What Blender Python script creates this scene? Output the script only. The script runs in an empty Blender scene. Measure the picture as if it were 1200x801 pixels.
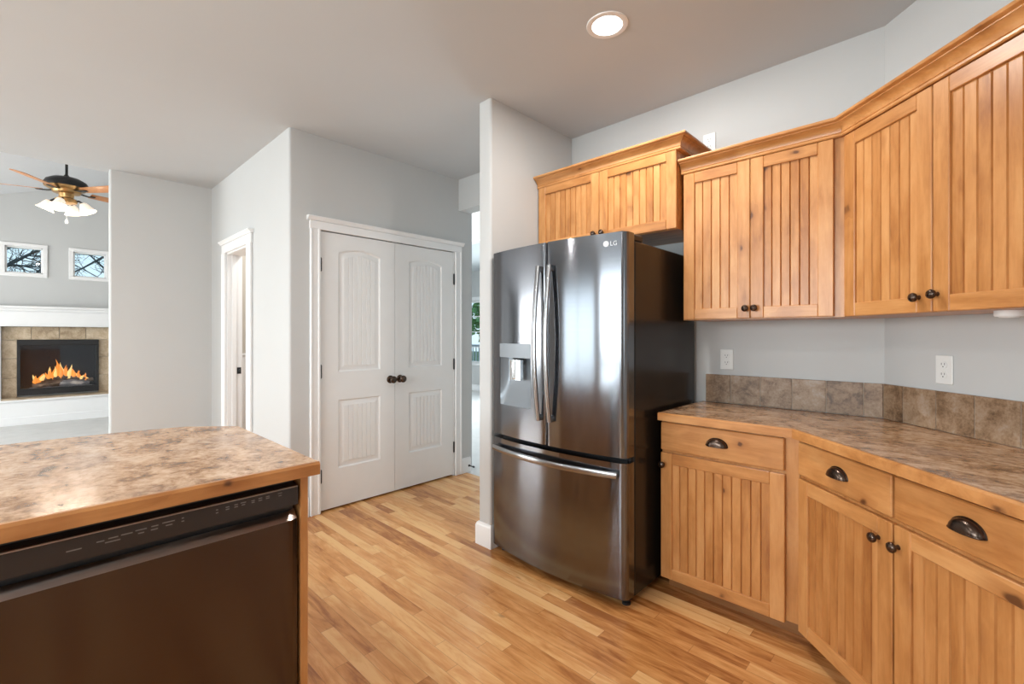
import bpy, bmesh, math, random
from mathutils import Vector, Matrix
R = math.radians
PI = math.pi
S = bpy.context.scene
COL = S.collection
rng = random.Random(7)

# ------------------------------------------------------------------ camera, light, exposure
EYE = 1.30
cam_d = bpy.data.cameras.new('camera')
cam = bpy.data.objects.new('camera', cam_d)
COL.objects.link(cam)
cam.location = (0, 0, EYE)
cam.rotation_euler = (R(90), 0, R(43.74))
cam_d.sensor_width = 36.0
cam_d.lens = 541.3 / 1200 * 36.0
cam_d.shift_y = -(400.5 - 392.2) / 1200.0
cam_d.clip_start = 0.02
S.camera = cam

S.view_settings.view_transform = 'Standard'
S.view_settings.look = 'None'
S.view_settings.gamma = 1.0
S.view_settings.use_curve_mapping = False
S.view_settings.exposure = 0.05

world = bpy.data.worlds.new('world')
S.world = world
world.use_nodes = True
wn = world.node_tree
for n in list(wn.nodes):
    wn.nodes.remove(n)
w_out = wn.nodes.new('ShaderNodeOutputWorld')
w_bg = wn.nodes.new('ShaderNodeBackground')
w_tc = wn.nodes.new('ShaderNodeTexCoord')
w_sep = wn.nodes.new('ShaderNodeSeparateXYZ')
w_rp = wn.nodes.new('ShaderNodeValToRGB')
wn.links.new(w_tc.outputs['Generated'], w_sep.inputs[0])
wn.links.new(w_sep.outputs['Z'], w_rp.inputs[0])
wn.links.new(w_rp.outputs[0], w_bg.inputs[0])
wn.links.new(w_bg.outputs[0], w_out.inputs[0])
w_rp.color_ramp.elements[0].position = 0.0
w_rp.color_ramp.elements[0].color = (0.74, 0.93, 1.0, 1)
w_rp.color_ramp.elements[1].position = 0.6
w_rp.color_ramp.elements[1].color = (0.45, 0.72, 1.0, 1)
w_bg.inputs[1].default_value = 1.15


def area(name, loc, rot, sx, sy, power, col=(1, 1, 1), shape='RECTANGLE', spread=180):
    d = bpy.data.lights.new(name, 'AREA')
    d.shape = shape
    d.size = sx
    if shape in ('RECTANGLE', 'ELLIPSE'):
        d.size_y = sy
    d.energy = power
    d.color = col
    d.spread = R(spread)
    o = bpy.data.objects.new(name, d)
    o.location = loc
    o.rotation_euler = rot
    COL.objects.link(o)
    return o


DAY = (0.90, 0.97, 1.0)
# daylight through the windows of the rear wall (it runs along y = -3.5, behind the camera)
REAR_WINDOWS = [(-4.75, -2.95, 0.12, 2.12), (-2.75, -0.35, 1.0, 2.25), (-9.2, -6.4, 0.7, 2.1)]
for (xa, xb, za, zb), pw in zip(REAR_WINDOWS, (62, 155, 205)):
    area('daylight_or_fill', ((xa + xb) / 2, -3.72, (za + zb) / 2), (R(90), 0, 0), xb - xa, zb - za, pw, DAY if pw < 190 else (1.0, 0.985, 0.96))
# daylight through the right-hand window of the kitchen and the far room's windows, plus fill added for the hall
RIGHT_WINDOW = (-2.6, -0.9, 1.05, 2.15)
area('daylight_or_fill', (1.74, (RIGHT_WINDOW[0] + RIGHT_WINDOW[1]) / 2, 1.6), (R(90), 0, R(90)), 1.7, 1.1, 12, DAY)
area('daylight_or_fill', (-5.2, 7.5, 1.4), (R(-90), 0, 0), 2.0, 1.6, 230, DAY)  # stands behind the unseen window added to brighten hall and far room
area('daylight_or_fill', (-8.6, 3.7, 3.2), (0, 0, 0), 0.7, 0.7, 60, DAY)  # no opening above; added fill that brightens the hall
area('header_fill', (-5.3, 3.12, 3.05), (R(90), 0, 0), 0.8, 0.3, 22, (1, .98, .95))  # added light, hidden behind the wall, that brightens the header

# ------------------------------------------------------------------ materials
MATS = {}


class NT:
    def __init__(self, name):
        m = bpy.data.materials.new(name)
        m.use_nodes = True
        self.m = m
        self.t = m.node_tree
        for n in list(self.t.nodes):
            self.t.nodes.remove(n)
        self.out = self.n('ShaderNodeOutputMaterial')
        self.b = self.n('ShaderNodeBsdfPrincipled')
        self.l(self.b.outputs[0], self.out.inputs[0])
        MATS[name] = m

    def n(self, kind, **kw):
        x = self.t.nodes.new(kind)
        for k, v in kw.items():
            setattr(x, k, v)
        return x

    def l(self, a, b):
        self.t.links.new(a, b)

    def put(self, sock, v):
        if hasattr(v, 'default_value') or hasattr(v, 'is_output'):
            self.l(v, sock)
        else:
            sock.default_value = v

    def math(self, op, a, b=None, c=None, clamp=False):
        x = self.n('ShaderNodeMath', operation=op)
        x.use_clamp = clamp
        for i, v in enumerate((a, b, c)):
            if v is not None:
                self.put(x.inputs[i], v)
        return x.outputs[0]

    def vmath(self, op, a, b=None):
        x = self.n('ShaderNodeVectorMath', operation=op)
        self.put(x.inputs[0], a)
        if b is not None:
            self.put(x.inputs[1], b)
        return x.outputs[0]

    def noise(self, vec, scale, detail=4, rough=0.55, dist=0.0):
        x = self.n('ShaderNodeTexNoise')
        self.l(vec, x.inputs['Vector'])
        x.inputs['Scale'].default_value = scale
        x.inputs['Detail'].default_value = detail
        x.inputs['Roughness'].default_value = rough
        x.inputs['Distortion'].default_value = dist
        return x.outputs['Fac']

    def ramp(self, fac, stops):
        x = self.n('ShaderNodeValToRGB')
        self.l(fac, x.inputs[0])
        e = x.color_ramp.elements
        while len(e) < len(stops):
            e.new(0.5)
        for el, (p, c) in zip(e, stops):
            el.position = p
            el.color = (c[0], c[1], c[2], 1)
        return x.outputs[0]

    def mix(self, fac, a, b, mode='MIX'):
        x = self.n('ShaderNodeMix', data_type='RGBA', blend_type=mode)
        self.put(x.inputs[0], fac)
        for s, v in ((x.inputs[6], a), (x.inputs[7], b)):
            if isinstance(v, tuple):
                s.default_value = (v[0], v[1], v[2], 1)
            else:
                self.l(v, s)
        return x.outputs[2]

    def obj(self):
        return self.n('ShaderNodeTexCoord').outputs['Object']

    def bump(self, h, strength, dist=0.002):
        x = self.n('ShaderNodeBump')
        x.inputs['Strength'].default_value = strength
        x.inputs['Distance'].default_value = dist
        self.l(h, x.inputs['Height'])
        self.l(x.outputs[0], self.b.inputs['Normal'])

    def base(self, v):
        if isinstance(v, tuple):
            self.b.inputs['Base Color'].default_value = (v[0], v[1], v[2], 1)
        else:
            self.l(v, self.b.inputs['Base Color'])

    def set(self, **kw):
        for k, v in kw.items():
            self.put(self.b.inputs[k.replace('_', ' ')], v)


def plain(name, col, rough=0.5, metal=0.0, spec=0.5, var=0.04, emit=None, es=0.0):
    t = NT(name)
    f = t.noise(t.obj(), 9, 3)
    lo = tuple(c * (1 - var) for c in col)
    hi = tuple(min(1, c * (1 + var)) for c in col)
    t.base(t.ramp(f, [(0.3, lo), (0.7, hi)]))
    t.set(Roughness=rough, Metallic=metal, Specular_IOR_Level=spec)
    if emit:
        t.b.inputs['Emission Color'].default_value = (*emit, 1)
        t.b.inputs['Emission Strength'].default_value = es
    return t.m


def paint(name, col, rough=0.6):
    t = NT(name)
    o = t.obj()
    f = t.noise(o, 3, 3)
    t.base(t.ramp(f, [(0.3, tuple(c * 0.985 for c in col)), (0.7, col)]))
    t.set(Roughness=rough, Specular_IOR_Level=0.3)
    t.bump(t.noise(o, 140, 3, 0.6), 0.12, 0.001)
    return t.m


def wood(name, axis, stops, rough=0.33, knots=True, knot_col=(0.10, 0.035, 0.012)):
    """knotty alder; axis is the grain direction in the object's own frame"""
    t = NT(name)
    at = t.n('ShaderNodeAttribute', attribute_name='rnd')
    rnd = at.outputs['Fac']
    info = t.n('ShaderNodeObjectInfo')
    seed = t.math('ADD', t.math('MULTIPLY', rnd, 37.0), t.math('MULTIPLY', info.outputs['Random'], 53.0))
    comb = t.n('ShaderNodeCombineXYZ')
    t.l(seed, comb.inputs[0])
    t.l(t.math('MULTIPLY', seed, 0.7), comb.inputs[1])
    t.l(t.math('MULTIPLY', seed, 1.3), comb.inputs[2])
    p = t.vmath('ADD', t.obj(), comb.outputs[0])
    st = [1.0, 1.0, 1.0]
    st['xyz'.index(axis)] = 0.13
    g = t.vmath('MULTIPLY', p, tuple(st))
    kst = [1.0, 1.0, 1.0]
    kst['xyz'.index(axis)] = 0.62
    k = t.vmath('MULTIPLY', p, tuple(kst))
    grain = t.noise(g, 26, 5, 0.6, 0.5)
    fine = t.noise(g, 150, 3, 0.6)
    blot = t.noise(k, 5.5, 4, 0.6, 0.6)
    v = t.math('ADD', t.math('MULTIPLY', grain, 0.5), t.math('MULTIPLY', blot, 0.42))
    v = t.math('ADD', v, t.math('MULTIPLY', fine, 0.10))
    v = t.math('ADD', v, t.math('MULTIPLY', t.math('SUBTRACT', rnd, 0.5), 0.14))
    c = t.ramp(v, stops)
    if knots:
        warp = t.n('ShaderNodeTexNoise')
        t.l(k, warp.inputs['Vector'])
        warp.inputs['Scale'].default_value = 18
        kk = t.vmath('ADD', k, t.vmath('MULTIPLY', t.vmath('SUBTRACT', warp.outputs['Color'], (0.5, 0.5, 0.5)), (0.05, 0.05, 0.05)))
        vo = t.n('ShaderNodeTexVoronoi', feature='F1')
        t.l(kk, vo.inputs['Vector'])
        vo.inputs['Scale'].default_value = 9.0
        sep = t.n('ShaderNodeSeparateColor')
        t.l(vo.outputs['Color'], sep.inputs[0])
        gate = t.math('GREATER_THAN', sep.outputs[0], 0.54)
        size = t.math('MULTIPLY_ADD', sep.outputs[1], 0.14, 0.06)
        d = t.math('DIVIDE', vo.outputs['Distance'], size)
        core = t.math('MULTIPLY', t.math('SUBTRACT', 1.0, t.math('SMOOTH_MIN', d, 1.0, 0.25), clamp=True), gate)
        core = t.math('MULTIPLY', core, 2.2)
        core = t.math('MINIMUM', core, 1.0)
        halo = t.math('MULTIPLY', t.math('SUBTRACT', 1.0, t.math('DIVIDE', d, 3.0), clamp=True), gate)
        c = t.mix(t.math('MULTIPLY', halo, 0.8), c, stops[0][1])
        c = t.mix(t.math('MULTIPLY', core, 0.9), c, knot_col)
    t.base(c)
    t.set(Roughness=rough, Specular_IOR_Level=0.5)
    t.bump(fine, 0.06, 0.001)
    return t.m


ALD = [(0.32, (0.33, 0.118, 0.032)), (0.43, (0.46, 0.190, 0.054)), (0.55, (0.57, 0.260, 0.086)), (0.70, (0.66, 0.335, 0.128))]
wood('alder_z', 'z', ALD)
wood('alder_x', 'x', ALD)
wood('alder_y', 'y', ALD)
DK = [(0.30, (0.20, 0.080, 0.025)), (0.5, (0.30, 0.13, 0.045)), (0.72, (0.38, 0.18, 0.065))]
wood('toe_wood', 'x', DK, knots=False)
wood('blade_wood', 'x', [(0.3, (0.45, 0.16, 0.05)), (0.7, (0.72, 0.34, 0.13))], knots=False)
paint('wall_paint', (0.566, 0.571, 0.566))
paint('ceiling_paint', (0.565, 0.592, 0.612), 0.7)
paint('white_ceiling', (0.80, 0.81, 0.83), 0.7)
paint('beige_paint', (0.56, 0.52, 0.46))
plain('white_trim', (0.84, 0.84, 0.84), 0.35, var=0.01)
plain('door_white', (0.80, 0.80, 0.795), 0.38, var=0.01)
plain('bronze', (0.085, 0.058, 0.044), 0.24, metal=0.85, var=0.25)
plain('black_metal', (0.012, 0.012, 0.013), 0.38, var=0.1)
plain('black_plastic', (0.010, 0.010, 0.011), 0.5, var=0.1)
plain('case_dark', (0.020, 0.016, 0.014), 0.22, spec=0.28, var=0.05)
plain('panel_brown', (0.030, 0.019, 0.014), 0.22, var=0.05)
plain('chrome', (0.72, 0.73, 0.74), 0.12, metal=1.0, var=0.02)
plain('disp_grey', (0.24, 0.265, 0.29), 0.38, metal=0.35, var=0.02)
plain('logo_white', (0.75, 0.76, 0.78), 0.4, var=0.01)
plain('mark_grey', (0.20, 0.18, 0.165), 0.5, var=0.01)
plain('outlet_white', (0.80, 0.80, 0.78), 0.35, var=0.01)
plain('slot_dark', (0.03, 0.03, 0.03), 0.6)
plain('log_bark', (0.20, 0.13, 0.085), 0.9, var=0.6)
plain('ash', (0.35, 0.30, 0.27), 0.95, var=0.4)
plain('flame', (0.9, 0.35, 0.05), 0.5, var=0.2, emit=(1.0, 0.28, 0.04), es=1.1)
plain('flame_core', (0.9, 0.6, 0.2), 0.5, var=0.1, emit=(1.0, 0.62, 0.20), es=1.3)
plain('lens_glow', (0.9, 0.9, 0.9), 0.4, emit=(1.0, 0.97, 0.92), es=6.0)
plain('shade_glow', (0.9, 0.85, 0.78), 0.4, emit=(1.0, 0.83, 0.66), es=0.62)
plain('brass', (0.50, 0.30, 0.12), 0.3, metal=0.8, var=0.1)
plain('bark', (0.10, 0.105, 0.10), 0.9, var=0.3)
plain('leaf', (0.14, 0.30, 0.09), 0.7, var=0.6)
plain('lawn', (0.12, 0.16, 0.06), 0.9, var=0.4)
plain('grout', (0.36, 0.30, 0.25), 0.9)
plain('puck_white', (0.82, 0.82, 0.82), 0.4)
plain('grey_rail', (0.45, 0.47, 0.5), 0.5)


def steel(name, col, rough):
    t = NT(name)
    o = t.obj()
    f = t.noise(t.vmath('MULTIPLY', o, (1.0, 1.0, 160.0)), 4, 3)
    t.base(t.ramp(f, [(0.3, tuple(c * 0.94 for c in col)), (0.7, col)]))
    t.set(Metallic=1.0, Roughness=rough, Anisotropic=0.8, Anisotropic_Rotation=0.25)
    tg = t.n('ShaderNodeTangent', direction_type='RADIAL', axis='Z')
    t.l(tg.outputs[0], t.b.inputs['Tangent'])
    return t.m


steel('black_steel', (0.19, 0.195, 0.21), 0.13)
steel('handle_steel', (0.34, 0.34, 0.345), 0.22)
steel('dw_steel', (0.100, 0.077, 0.067), 0.2)
steel('dw_lip', (0.44, 0.385, 0.35), 0.3)


def laminate():
    t = NT('laminate')
    o = t.obj()
    s = t.vmath('MULTIPLY', o, (1.0, 1.0, 1.0))
    a = t.noise(t.vmath('MULTIPLY', o, (0.75, 1.0, 1.0)), 11, 9, 0.72, 0.6)
    b = t.noise(s, 42, 5, 0.7, 0.3)
    c = t.noise(s, 3.1, 4, 0.6)
    v = t.math('ADD', t.math('MULTIPLY', a, 0.62), t.math('MULTIPLY', b, 0.38))
    col = t.ramp(v, [(0.37, (0.10, 0.045, 0.020)), (0.44, (0.29, 0.145, 0.060)), (0.51, (0.52, 0.31, 0.170)), (0.59, (0.68, 0.47, 0.31))])
    col = t.mix(t.math('MULTIPLY', t.math('SUBTRACT', c, 0.5, clamp=True), 1.8, clamp=True), col, (0.40, 0.29, 0.235))
    t.base(col)
    t.set(Roughness=0.17, Specular_IOR_Level=0.4)
    t.bump(b, 0.03, 0.001)


laminate()


def tile_mat(name, stops, scale):
    t = NT(name)
    at = t.n('ShaderNodeAttribute', attribute_name='rnd').outputs['Fac']
    comb = t.n('ShaderNodeCombineXYZ')
    t.l(t.math('MULTIPLY', at, 41.0), comb.inputs[0])
    t.l(t.math('MULTIPLY', at, 17.0), comb.inputs[2])
    p = t.vmath('ADD', t.obj(), comb.outputs[0])
    a = t.noise(p, scale, 7, 0.65, 0.4)
    b = t.noise(p, scale * 7, 4, 0.6)
    v = t.math('ADD', t.math('MULTIPLY', a, 0.72), t.math('MULTIPLY', b, 0.28))
    v = t.math('ADD', v, t.math('MULTIPLY', t.math('SUBTRACT', at, 0.5), 0.10))
    t.base(t.ramp(v, stops))
    t.set(Roughness=0.42)
    t.bump(a, 0.15, 0.002)


tile_mat('slate', [(0.35, (0.105, 0.058, 0.030)), (0.45, (0.235, 0.142, 0.080)), (0.55, (0.34, 0.225, 0.140)), (0.66, (0.40, 0.31, 0.24))], 15)
tile_mat('stone', [(0.33, (0.30, 0.205, 0.125)), (0.5, (0.52, 0.40, 0.27)), (0.68, (0.70, 0.58, 0.44))], 8)


def floor_mat():
    t = NT('hardwood')
    o = t.obj()
    sep = t.n('ShaderNodeSeparateXYZ')
    t.l(o, sep.inputs[0])
    x, y = sep.outputs[0], sep.outputs[1]
    W, L = 0.058, 0.80
    yr = t.math('DIVIDE', t.math('ADD', y, 20.0), W)
    row = t.math('FLOOR', yr)
    wn1 = t.n('ShaderNodeTexWhiteNoise', noise_dimensions='1D')
    t.l(row, wn1.inputs['W'])
    xr = t.math('ADD', t.math('DIVIDE', t.math('ADD', x, 40.0), L), t.math('MULTIPLY', wn1.outputs['Value'], 7.3))
    pl = t.math('FLOOR', xr)
    cb = t.n('ShaderNodeCombineXYZ')
    t.l(row, cb.inputs[0])
    t.l(pl, cb.inputs[1])
    wn2 = t.n('ShaderNodeTexWhiteNoise', noise_dimensions='2D')
    t.l(cb.outputs[0], wn2.inputs['Vector'])
    r = wn2.outputs['Value']
    off = t.n('ShaderNodeCombineXYZ')
    t.l(t.math('MULTIPLY', r, 61.0), off.inputs[0])
    t.l(t.math('MULTIPLY', r, 23.0), off.inputs[2])
    p = t.vmath('ADD', o, off.outputs[0])
    g = t.vmath('MULTIPLY', p, (0.14, 1.0, 1.0))
    grain = t.noise(g, 19, 5, 0.6, 1.6)
    blot = t.noise(t.vmath('MULTIPLY', p, (0.3, 1, 1)), 9, 4, 0.6, 1.2)
    v = t.math('ADD', t.math('MULTIPLY', grain, 0.46), t.math('MULTIPLY', blot, 0.34))
    v = t.math('ADD', v, t.math('MULTIPLY', r, 0.27))
    c = t.ramp(v, [(0.36, (0.34, 0.125, 0.034)), (0.45, (0.54, 0.235, 0.072)), (0.555, (0.68, 0.335, 0.118)), (0.68, (0.80, 0.475, 0.205))])
    vo = t.n('ShaderNodeTexVoronoi', feature='F1')
    t.l(t.vmath('MULTIPLY', p, (0.6, 1, 1)), vo.inputs['Vector'])
    vo.inputs['Scale'].default_value = 7
    sc = t.n('ShaderNodeSeparateColor')
    t.l(vo.outputs['Color'], sc.inputs[0])
    kn = t.math('MULTIPLY', t.math('SUBTRACT', 1.0, t.math('DIVIDE', vo.outputs['Distance'], 0.12), clamp=True), t.math('GREATER_THAN', sc.outputs[0], 0.8))
    c = t.mix(t.math('MULTIPLY', kn, 0.75), c, (0.14, 0.055, 0.02))
    fy = t.math('FRACT', yr)
    e1 = t.math('LESS_THAN', t.math('MINIMUM', fy, t.math('SUBTRACT', 1.0, fy)), 0.011)
    fx = t.math('FRACT', xr)
    e2 = t.math('LESS_THAN', fx, 0.0022)
    e = t.math('MAXIMUM', e1, e2)
    c = t.mix(t.math('MULTIPLY', e, 0.55), c, (0.12, 0.05, 0.02))
    t.base(c)
    t.set(Roughness=t.math('MULTIPLY_ADD', grain, 0.10, 0.20), Specular_IOR_Level=0.5)


floor_mat()


def carpet_mat():
    t = NT('carpet')
    o = t.obj()
    f = t.noise(o, 260, 3, 0.7)
    g = t.noise(o, 5, 3)
    t.base(t.ramp(t.math('ADD', t.math('MULTIPLY', f, 0.6), t.math('MULTIPLY', g, 0.4)), [(0.3, (0.58, 0.575, 0.56)), (0.7, (0.74, 0.735, 0.72))]))
    t.set(Roughness=0.95, Specular_IOR_Level=0.1)
    t.bump(f, 0.5, 0.004)


carpet_mat()


def glass_mat(name, tint, refl=0.0):
    t = NT(name)
    tr = t.n('ShaderNodeBsdfTransparent')
    tr.inputs[0].default_value = (*tint, 1)
    gl = t.n('ShaderNodeBsdfGlossy')
    gl.inputs['Roughness'].default_value = 0.02
    fr = t.n('ShaderNodeLayerWeight')
    fw = t.math('MULTIPLY_ADD', t.math('POWER', fr.outputs['Facing'], 5.0), 0.9, 0.012)
    mx = t.n('ShaderNodeMixShader')
    t.l(t.math('ADD', fw, refl, clamp=True), mx.inputs[0])
    t.l(tr.outputs[0], mx.inputs[1])
    t.l(gl.outputs[0], mx.inputs[2])
    t.l(mx.outputs[0], t.out.inputs[0])


glass_mat('clear_glass', (0.97, 0.99, 1.0))
glass_mat('fire_glass', (0.80, 0.82, 0.86), 0.03)


# ------------------------------------------------------------------ mesh building
class MB:
    """collects shapes, then links them as ONE mesh object"""

    def __init__(self):
        self.v, self.f, self.mi, self.r = [], [], [], []
        self.mats = []

    def m(self, name):
        if name not in self.mats:
            self.mats.append(name)
        return self.mats.index(name)

    def add(self, vs, fs, mat, rnd=None):
        b = len(self.v)
        self.v += [tuple(p) for p in vs]
        i = self.m(mat)
        r = rng.random() if rnd is None else rnd
        for f in fs:
            self.f.append(tuple(b + k for k in f))
            self.mi.append(i)
            self.r.append(r)
        return self

    def box(self, x0, x1, y0, y1, z0, z1, mat, c=0.0, rnd=None):
        x0, x1 = min(x0, x1), max(x0, x1)
        y0, y1 = min(y0, y1), max(y0, y1)
        z0, z1 = min(z0, z1), max(z0, z1)
        c = min(c, (x1 - x0) * .45, (y1 - y0) * .45, (z1 - z0) * .45)
        if c <= 0:
            vs = [(x, y, z) for x in (x0, x1) for y in (y0, y1) for z in (z0, z1)]
            fs = [(0, 1, 3, 2), (4, 6, 7, 5), (0, 4, 5, 1), (2, 3, 7, 6), (0, 2, 6, 4), (1, 5, 7, 3)]
            return self.add(vs, fs, mat, rnd)
        X, Y, Z = (x0, x1), (y0, y1), (z0, z1)
        vs, idx = [], {}
        for i in (0, 1):
            for j in (0, 1):
                for k in (0, 1):
                    sx, sy, sz = (1 - 2 * i) * c, (1 - 2 * j) * c, (1 - 2 * k) * c
                    for ax in range(3):
                        p = [X[i] + sx, Y[j] + sy, Z[k] + sz]
                        p[ax] = (X[i], Y[j], Z[k])[ax]
                        idx[(i, j, k, ax)] = len(vs)
                        vs.append(tuple(p))
        fs = []
        for s in (0, 1):
            fs.append([idx[(s, *q, 0)] for q in ((0, 0), (1, 0), (1, 1), (0, 1))])
            fs.append([idx[(q[0], s, q[1], 1)] for q in ((0, 0), (0, 1), (1, 1), (1, 0))])
            fs.append([idx[(*q, s, 2)] for q in ((0, 0), (1, 0), (1, 1), (0, 1))])
        for a in (0, 1):
            for b in (0, 1):
                fs.append([idx[(0, a, b, 1)], idx[(1, a, b, 1)], idx[(1, a, b, 2)], idx[(0, a, b, 2)]])
                fs.append([idx[(a, 0, b, 0)], idx[(a, 1, b, 0)], idx[(a, 1, b, 2)], idx[(a, 0, b, 2)]])
                fs.append([idx[(a, b, 0, 0)], idx[(a, b, 1, 0)], idx[(a, b, 1, 1)], idx[(a, b, 0, 1)]])
                for k in (0, 1):
                    pass
        for i in (0, 1):
            for j in (0, 1):
                for k in (0, 1):
                    fs.append([idx[(i, j, k, 0)], idx[(i, j, k, 1)], idx[(i, j, k, 2)]])
        return self.add(vs, fs, mat, rnd)

    def prism(self, poly, z0, z1, mat, rnd=None, axis='z', cap=True):
        """polygon extruded; axis z: poly=(x,y); axis x: poly=(y,z); axis y: poly=(x,z)"""
        n = len(poly)

        def P(a, b, t):
            return {'z': (a, b, t), 'x': (t, a, b), 'y': (a, t, b)}[axis]
        vs = [P(a, b, z0) for a, b in poly] + [P(a, b, z1) for a, b in poly]
        fs = [(i, (i + 1) % n, n + (i + 1) % n, n + i) for i in range(n)]
        if cap:
            fs += [tuple(range(n - 1, -1, -1)), tuple(range(n, 2 * n))]
        return self.add(vs, fs, mat, rnd)

    def sweep(self, path, prof, mat, rnd=None, closed=False, up=(0, 0, 1), caps=True):
        """mitred sweep in plan: path of (x,y), profile of (outward, z); outward = right of travel"""
        n = len(path)
        rows = []
        for i in range(n):
            p = Vector(path[i])
            dirs = []
            if i > 0:
                dirs.append((p - Vector(path[i - 1])).normalized())
            if i < n - 1:
                dirs.append((Vector(path[i + 1]) - p).normalized())
            nr = [Vector((d.y, -d.x)) for d in dirs]
            if len(nr) == 2:
                m = (nr[0] + nr[1]).normalized()
                m = m / max(0.2, m.dot(nr[0]))
            else:
                m = nr[0]
            rows.append([(p.x + m.x * o, p.y + m.y * o, z) for o, z in prof])
        k = len(prof)
        vs = [q for r in rows for q in r]
        fs = []
        for i in range(n - 1):
            for j in range(k):
                j2 = (j + 1) % k
                fs.append((i * k + j, i * k + j2, (i + 1) * k + j2, (i + 1) * k + j))
        if caps:
            fs += [tuple(range(k - 1, -1, -1)), tuple(range((n - 1) * k, n * k))]
        return self.add(vs, fs, mat, rnd)

    def lathe(self, prof, mat, org=(0, 0, 0), axis=(0, 0, 1), n=20, rnd=None, sq=(1, 1)):
        """profile of (radius, along axis)"""
        ax = Vector(axis).normalized()
        a = ax.orthogonal().normalized()
        b = ax.cross(a)
        o = Vector(org)
        vs, fs = [], []
        for r, h in prof:
            for i in range(n):
                t = 2 * PI * i / n
                vs.append(o + ax * h + a * (r * math.cos(t) * sq[0]) + b * (r * math.sin(t) * sq[1]))
        for j in range(len(prof) - 1):
            for i in range(n):
                i2 = (i + 1) % n
                fs.append((j * n + i, j * n + i2, (j + 1) * n + i2, (j + 1) * n + i))
        if prof[0][0] > 1e-6:
            fs.append(tuple(range(n - 1, -1, -1)))
        if prof[-1][0] > 1e-6:
            fs.append(tuple(range((len(prof) - 1) * n, len(prof) * n)))
        return self.add(vs, fs, mat, rnd)

    def tube(self, pts, rad, mat, n=8, rnd=None, flat=None):
        """round tube, radius number or list; flat=(w,h,side vector) gives a rectangular bar"""
        pts = [Vector(p) for p in pts]
        rads = rad if isinstance(rad, (list, tuple)) else [rad] * len(pts)
        vs, fs = [], []
        prev = None
        for i, p in enumerate(pts):
            d = (pts[min(i + 1, len(pts) - 1)] - pts[max(i - 1, 0)]).normalized()
            if flat:
                s = Vector(flat[2]).normalized()
                u = s.cross(d).normalized()
                w, h = flat[0] / 2, flat[1] / 2
                c = min(w, h) * 0.45
                ring = [(-w + c, -h), (w - c, -h), (w, -h + c), (w, h - c), (w - c, h), (-w + c, h), (-w, h - c), (-w, -h + c)]
                vs += [p + s * q[0] + u * q[1] for q in ring]
                k = 8
            else:
                a = prev if prev is not None else d.orthogonal().normalized()
                a = (a - d * a.dot(d)).normalized()
                prev = a
                b = d.cross(a)
                k = n
                vs += [p + (a * math.cos(2 * PI * j / n) + b * math.sin(2 * PI * j / n)) * rads[i] for j in range(n)]
        for i in range(len(pts) - 1):
            for j in range(k):
                j2 = (j + 1) % k
                fs.append((i * k + j, i * k + j2, (i + 1) * k + j2, (i + 1) * k + j))
        fs += [tuple(range(k - 1, -1, -1)), tuple(range((len(pts) - 1) * k, len(pts) * k))]
        return self.add(vs, fs, mat, rnd)

    def build(self, name, parent=None, loc=None, rot=0.0, smooth=32):
        me = bpy.data.meshes.new(name)
        me.from_pydata(self.v, [], self.f)
        for x in self.mats:
            me.materials.append(MATS[x])
        me.polygons.foreach_set('material_index', self.mi)
        at = me.attributes.new('rnd', 'FLOAT', 'FACE')
        at.data.foreach_set('value', self.r)
        bm = bmesh.new()
        bm.from_mesh(me)
        bmesh.ops.recalc_face_normals(bm, faces=bm.faces)
        bm.to_mesh(me)
        bm.free()
        me.polygons.foreach_set('use_smooth', [True] * len(me.polygons))
        me.set_sharp_from_angle(angle=R(smooth))
        me.update()
        o = bpy.data.objects.new(name, me)
        COL.objects.link(o)
        if parent:
            o.parent = parent
        if loc:
            o.location = loc
        if rot:
            o.rotation_euler = (0, 0, rot)
        return o


def tag(o, label, cat, group=None, kind=None):
    if label:
        o['label'] = label
    if cat:
        o['category'] = cat
    if group:
        o['group'] = group
    if kind:
        o['kind'] = kind
    return o


def thing(name, label, cat, loc=(0, 0, 0), rz=0.0, group=None):
    o = bpy.data.objects.new(name, None)
    o.empty_display_size = 0.05
    COL.objects.link(o)
    o.location = loc
    o.rotation_euler = (0, 0, rz)
    return tag(o, label, cat, group)


def struct(o, label=None):
    o['kind'] = 'structure'
    if label:
        o['label'] = label
    return o


# ================================================================== THE SETTING
CEIL = 2.745
YB = 2.77            # wall behind the fridge
XP = -3.34           # pantry wall
YL = 1.25            # wall with the narrow doorway
XW = -5.32           # wall facing the island
XF = -10.10          # fireplace wall
YR = -3.50           # rear wall, behind the camera
XR = 1.50            # right wall
CX, CY = -0.235, YB  # where the fridge wall turns into the angled wall

struct(MB().box(XW, 3.2, -3.7, 2.86, -0.12, 0.0, 'hardwood').build('floor'))
struct(MB().box(-10.3, XW, -3.7, 2.91, -0.12, 0.0, 'carpet').box(-10.3, -1.9, 2.86, 7.5, -0.12, -0.002, 'carpet').build('floor_carpet'))
struct(MB().box(XW - .12, 3.2, -3.7, 2.92, CEIL, CEIL + .12, 'ceiling_paint').build('ceiling'))

# fridge wall with the header over the hall opening
struct(MB().box(-2.15, CX + .2, YB, YB + .142, 0, CEIL, 'wall_paint', rnd=.5)
       .box(XP, -2.15, YB, YB + .142, 2.455, CEIL, 'wall_paint', rnd=.5).build('wall_back'))
# angled wall
struct(MB().prism([(CX, CY), (XR + .02, CX + CY - XR - .02), (XR + .12, CX + CY - XR + .08), (CX + .1, CY + .1)], 0, CEIL, 'wall_paint').build('wall_corner'))
# stub wall beside the fridge, rounded outer corners
rr = .016


def rcorner(cx, cy, a0, a1, r=rr, n=5):
    return [(cx + r * math.cos(R(a0 + (a1 - a0) * i / n)), cy + r * math.sin(R(a0 + (a1 - a0) * i / n))) for i in range(n + 1)]


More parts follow.
